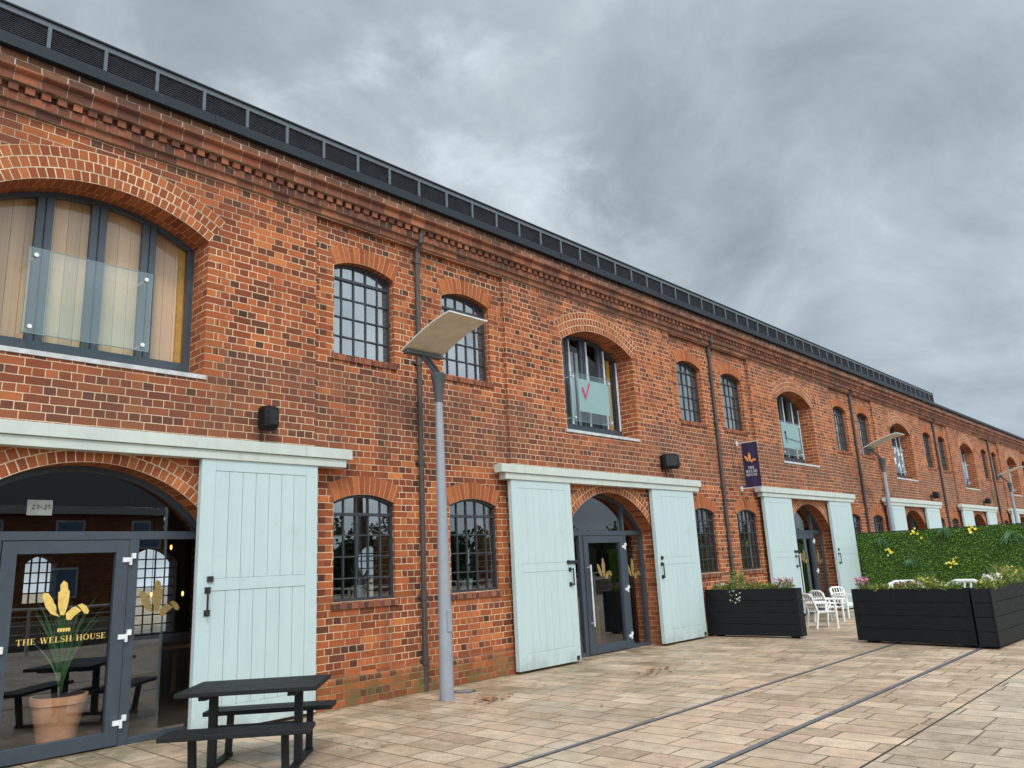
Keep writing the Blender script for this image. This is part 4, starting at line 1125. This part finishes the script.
def sill_plant(x, label, seed):
    o = empty('sill_plant', (x, .36, 1.152), 0, label, 'potted plant', 'pot plants on the window sills')
    q = MB(); q.tube([(0, 0, 0), (0, 0, .17)], [.075, .10], 18); q.build('pot', M['white_plastic'], o, smooth=True)
    rn = random.Random(seed); f = MB()
    for i in range(90):
        d = rdir(rn, .5); leaf(f, (rn.uniform(-.05, .05), rn.uniform(-.04, .04), .17 + rn.random() * .08), d, rdir(rn), rn.uniform(.08, .20), .035, rn.randrange(900000))
    f.build('leaves', M['dark_leaf'], o, merge=False)
P0 = C0 + BAY / 2
sill_plant(P0 - .80, 'green pot plant on the sill of the lower window right of the first white door', 1)
sill_plant(P0 + 1.02, 'green pot plant on the sill of the lower window behind the lamp post', 2)
def dining(x, y, label):
    o = empty('dining_table', (x, y, .012), 0, label, 'table', 'wooden tables inside the warehouse')
    q = MB(); q.box(-.45, .45, -.35, .35, .60, .64); q.build('tabletop', M['intwood'], o)
    for sx in (-1, 1):
        for sy in (-1, 1):
            q = MB(); q.box(sx * .4 - .03, sx * .4 + .03, sy * .3 - .03, sy * .3 + .03, 0, .60); q.build('leg', M['intwood'], o)
dining(11.6, 1.7, 'oak table inside, seen through the second glazed door'); dining(4.6, 3.2, 'oak table inside, seen through the side pane of the first entrance')
for i, (x, y, z, lb) in enumerate(((4.41, 2.4, 1.91, 'lit pendant bulb high behind the side pane of the first entrance'), (4.59, 2.4, 1.32, 'lower lit pendant bulb behind the right edge of the first entrance'), (4.19, 2.4, 1.33, 'lit pendant bulb behind the gold feathers on the side pane'))):
    o = empty('pendant_light', (x, y, z), 0, lb, 'pendant light', 'lit pendants inside the first entrance')
    q = MB(); q.tube([(0, 0, -.03), (0, 0, -.015), (0, 0, .015), (0, 0, .03)], [.006, .013, .013, .006], 10); q.build('bulb', M['bulb'], o, smooth=True)
    q = MB(); q.tube([(0, 0, .03), (0, 0, 2.95 - z)], .004, 5); q.build('cord', M['black'], o)

# ------------------------------------------------------------------ fallen leaves
rn = random.Random(5); f = MB()
def dead(x, y, s_):
    a = rn.uniform(0, 6.28); d = Vector((math.cos(a), math.sin(a), rn.uniform(-.05, .35)))
    leaf(f, (x, y, .006 + rn.random() * .012), d, (rn.uniform(-.3, .3), rn.uniform(-.3, .3), 1), s_, s_ * .55, rn.randrange(900000))
for i in range(46): dead(rn.gauss(6.57, .13), rn.gauss(-1.24, .07), rn.uniform(.04, .085))
for i in range(34): dead(rn.gauss(9.26, .22), rn.gauss(-1.69, .10), rn.uniform(.04, .10))
for i in range(60): dead(rn.uniform(4.2, 13), rn.uniform(-3.2, -.1), rn.uniform(.02, .055))
for i in range(26): dead(rn.gauss(13.35, .15), rn.uniform(-1.6, -.4), rn.uniform(.02, .05))
for i in range(22): dead(rn.gauss(4.3, .2), rn.gauss(-2.0, .2), rn.uniform(.02, .05))
tag(f.build('fallen_leaves', M['dead_leaf'], merge=False), 'scattered dry brown leaves lying on the paving', 'fallen leaves', kind='stuff')

# ------------------------------------------------------------------ across the quay: what the glass mirrors
ob = empty('terrace_building', (0, -36, 0), 0, 'long red brick terrace with a slate roof across the quay, mirrored in the glazed door', 'building')
q = MB(); q.box(-14, 19, -8, 0, 0, 5.2); q.build('wall', M['brick'], ob)
q = MB(); q.box(-14.3, 19.3, -.3, .35, 5.2, 5.6); q.build('eaves', M['leadsill'], ob)
q = MB(); q.face([(-14.3, .3, 5.61), (19.3, .3, 5.61), (19.3, -4, 9.6), (-14.3, -4, 9.6)]); q.face([(-14.3, -8.3, 5.61), (19.3, -8.3, 5.61), (19.3, -4, 9.6), (-14.3, -4, 9.6)]); q.build('roof', M['slate_roof'], ob)
w0 = None
for i in range(9):
    for z in (1.0, 3.4):
        if w0 is None:
            q = MB(); q.box(-.7, .7, -.02, .04, 0, 1.5); w0 = q.build('window', M['strip_white'], ob); q = MB(); q.box(-.6, .6, .03, .055, .1, 1.4); q.build('pane', M['blueframe'], w0); w = w0
        else: w = copy_tree(w0, ob)
        w.location = (-12 + i * 3.7, 0, z)
tl = MB(); rn = random.Random(8)
for i in range(26000):
    x = rn.uniform(21, 130); top = 4.6 + .8 * math.sin(x * .35) + .8 * math.sin(x * 1.1 + 1)
    leaf(tl, (x, -44 + rn.uniform(-2, 2), rn.random() ** .7 * top), rdir(rn), rdir(rn), rn.uniform(.25, .5), rn.uniform(.2, .4), rn.randrange(900000))
for i in range(109):
    xa, xb = 21 + i, 22 + i
    za, zb = (4.0 + .8 * math.sin(q * .35) + .5 * math.sin(q * 1.1 + 1) for q in (xa, xb))
    tl.face([(xa, -46, 0), (xb, -46, 0), (xb, -46, zb), (xa, -46, za)], [(.5, .5)] * 4)
tag(tl.build('far_wood', M['wood_leaf'], merge=False), 'dark green belt of bushes across the quay', 'woodland', kind='stuff')
ra = empty('quay_railing', (0, -13, 0), 0, 'thin wire railing along the quay, mirrored in the glazed door', 'railing')
q = MB()
for z in (.25, .45, .65, .85): q.tube([(-8, 0, z), (40, 0, z)], .012, 6)
q.tube([(-8, 0, 1.02), (40, 0, 1.02)], .03, 8); q.build('rail_wires', M['steelgal'], ra)
pr = None
for i in range(25):
    if pr is None: q = MB(); q.box(-.03, .03, -.03, .03, 0, 1.0); pr = q.build('post', M['steelgal'], ra); p_ = pr
    else: p_ = pr.copy(); COL.objects.link(p_)
    p_.location = (-8 + i * 2, 0, 0)

# ------------------------------------------------------------------ light, sky, camera
SUN_EL, SUN_AZ = R(48), R(212)      # azimuth measured clockwise from +Y
sd3 = Vector((math.sin(SUN_AZ) * math.cos(SUN_EL), math.cos(SUN_AZ) * math.cos(SUN_EL), math.sin(SUN_EL)))
w = bpy.data.worlds.new('World'); SC.world = w; w.use_nodes = True
t = NT(w)
sky = t.n('TexSky', sky_type='NISHITA', sun_disc=False); sky.sun_elevation = SUN_EL; sky.sun_rotation = SUN_AZ; sky.air_density = 1.2; sky.dust_density = 2
gen = t.n('TexCoord').outputs['Generated']
dirn = t.vm('NORMALIZE', gen)
dx, dy, dz = t.sep(dirn)
zz = t.m('ADD', t.m('MAXIMUM', dz, 0), .42)
cp = t.comb(t.m('DIVIDE', dx, zz), t.m('DIVIDE', dy, zz), 0)
n1 = t.noise(t.vm('ADD', cp, (3.1, .6, 0)), 1.5, 6, .52, dist=.25)
n2 = t.noise(t.vm('ADD', cp, (9.7, 4.2, 2)), 3.1, 6, .6, dist=.5)
n3 = t.noise(t.vm('ADD', cp, (2.2, 7.3, 4)), 5.2, 6, .58, dist=.25)
gap = t.vm('DOT_PRODUCT', dirn, tuple(Vector((.545, .66, .517)).normalized())).node.outputs['Value']
thin = t.m('MULTIPLY', t.mr(gap, .91, .998), t.mr(n3, .46, .72))
dark = t.vm('DOT_PRODUCT', dirn, tuple(Vector((.70, .42, .58)).normalized())).node.outputs['Value']
cl = t.m('ADD', t.m('MULTIPLY', n1, .62), t.m('MULTIPLY', n2, .38))
cl = t.m('SUBTRACT', cl, t.m('MULTIPLY', t.mr(dark, .93, 1.), .05))
cc = t.ramp(cl, [(.35, (.215, .262, .302)), (.45, (.302, .358, .400)), (.53, (.392, .453, .495)), (.62, (.54, .605, .645))])
cc = t.mix(t.m('MULTIPLY', thin, .6), cc, (.72, .80, .86))
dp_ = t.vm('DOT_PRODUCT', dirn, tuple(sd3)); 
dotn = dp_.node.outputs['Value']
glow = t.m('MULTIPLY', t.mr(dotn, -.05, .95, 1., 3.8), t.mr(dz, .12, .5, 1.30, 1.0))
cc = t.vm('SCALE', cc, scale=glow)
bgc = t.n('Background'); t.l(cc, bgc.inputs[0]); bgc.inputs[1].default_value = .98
bgs = t.n('Background'); t.l(sky.outputs[0], bgs.inputs[0]); bgs.inputs[1].default_value = .05
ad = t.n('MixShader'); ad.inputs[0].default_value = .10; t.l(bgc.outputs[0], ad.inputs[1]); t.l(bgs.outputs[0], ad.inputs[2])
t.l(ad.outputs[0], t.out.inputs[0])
su = bpy.data.lights.new('sun', 'SUN'); su.energy = 1.5; su.angle = R(14); su.color = (1, .955, .88)
so = bpy.data.objects.new('sun', su); COL.objects.link(so)
so.rotation_euler = sd3.to_track_quat('Z', 'Y').to_euler()

cam = bpy.data.cameras.new('camera'); co = bpy.data.objects.new('camera', cam); COL.objects.link(co)
cam.sensor_width = 36; cam.lens = 27.176; cam.clip_end = 3000; cam.clip_start = .05
r_ = Vector((0.6862346, -0.72576059, -0.04851428)); u_ = Vector((-0.13479977, -0.1924333, 0.97200743)); f_ = Vector((0.71478045, 0.66048542, 0.22988675))
mw = Matrix((r_, u_, -f_)).transposed().to_4x4(); mw.translation = Vector((0, -7.82, 1.45))
co.matrix_world = mw
SC.camera = co

# ------------------------------------------------------------------ drawing units -> metres
done = set()
for o in list(SC.objects):
    if o.type == 'MESH' and o.data.name not in done:
        done.add(o.data.name); o.data.transform(Matrix.Scale(S, 4))
    if o.type != 'LIGHT': o.location = o.location * S
    for md in o.modifiers:
        if md.type == 'BEVEL': md.width *= S

SC.view_settings.view_transform = 'Standard'; SC.view_settings.look = 'None'
SC.view_settings.exposure = .4; SC.view_settings.gamma = 1; SC.view_settings.use_curve_mapping = False
SC.render.engine = 'CYCLES'
try:
    SC.cycles.use_denoising = True; SC.cycles.max_bounces = 8; SC.cycles.transparent_max_bounces = 24
    SC.cycles.caustics_reflective = False; SC.cycles.caustics_refractive = False
except Exception: pass
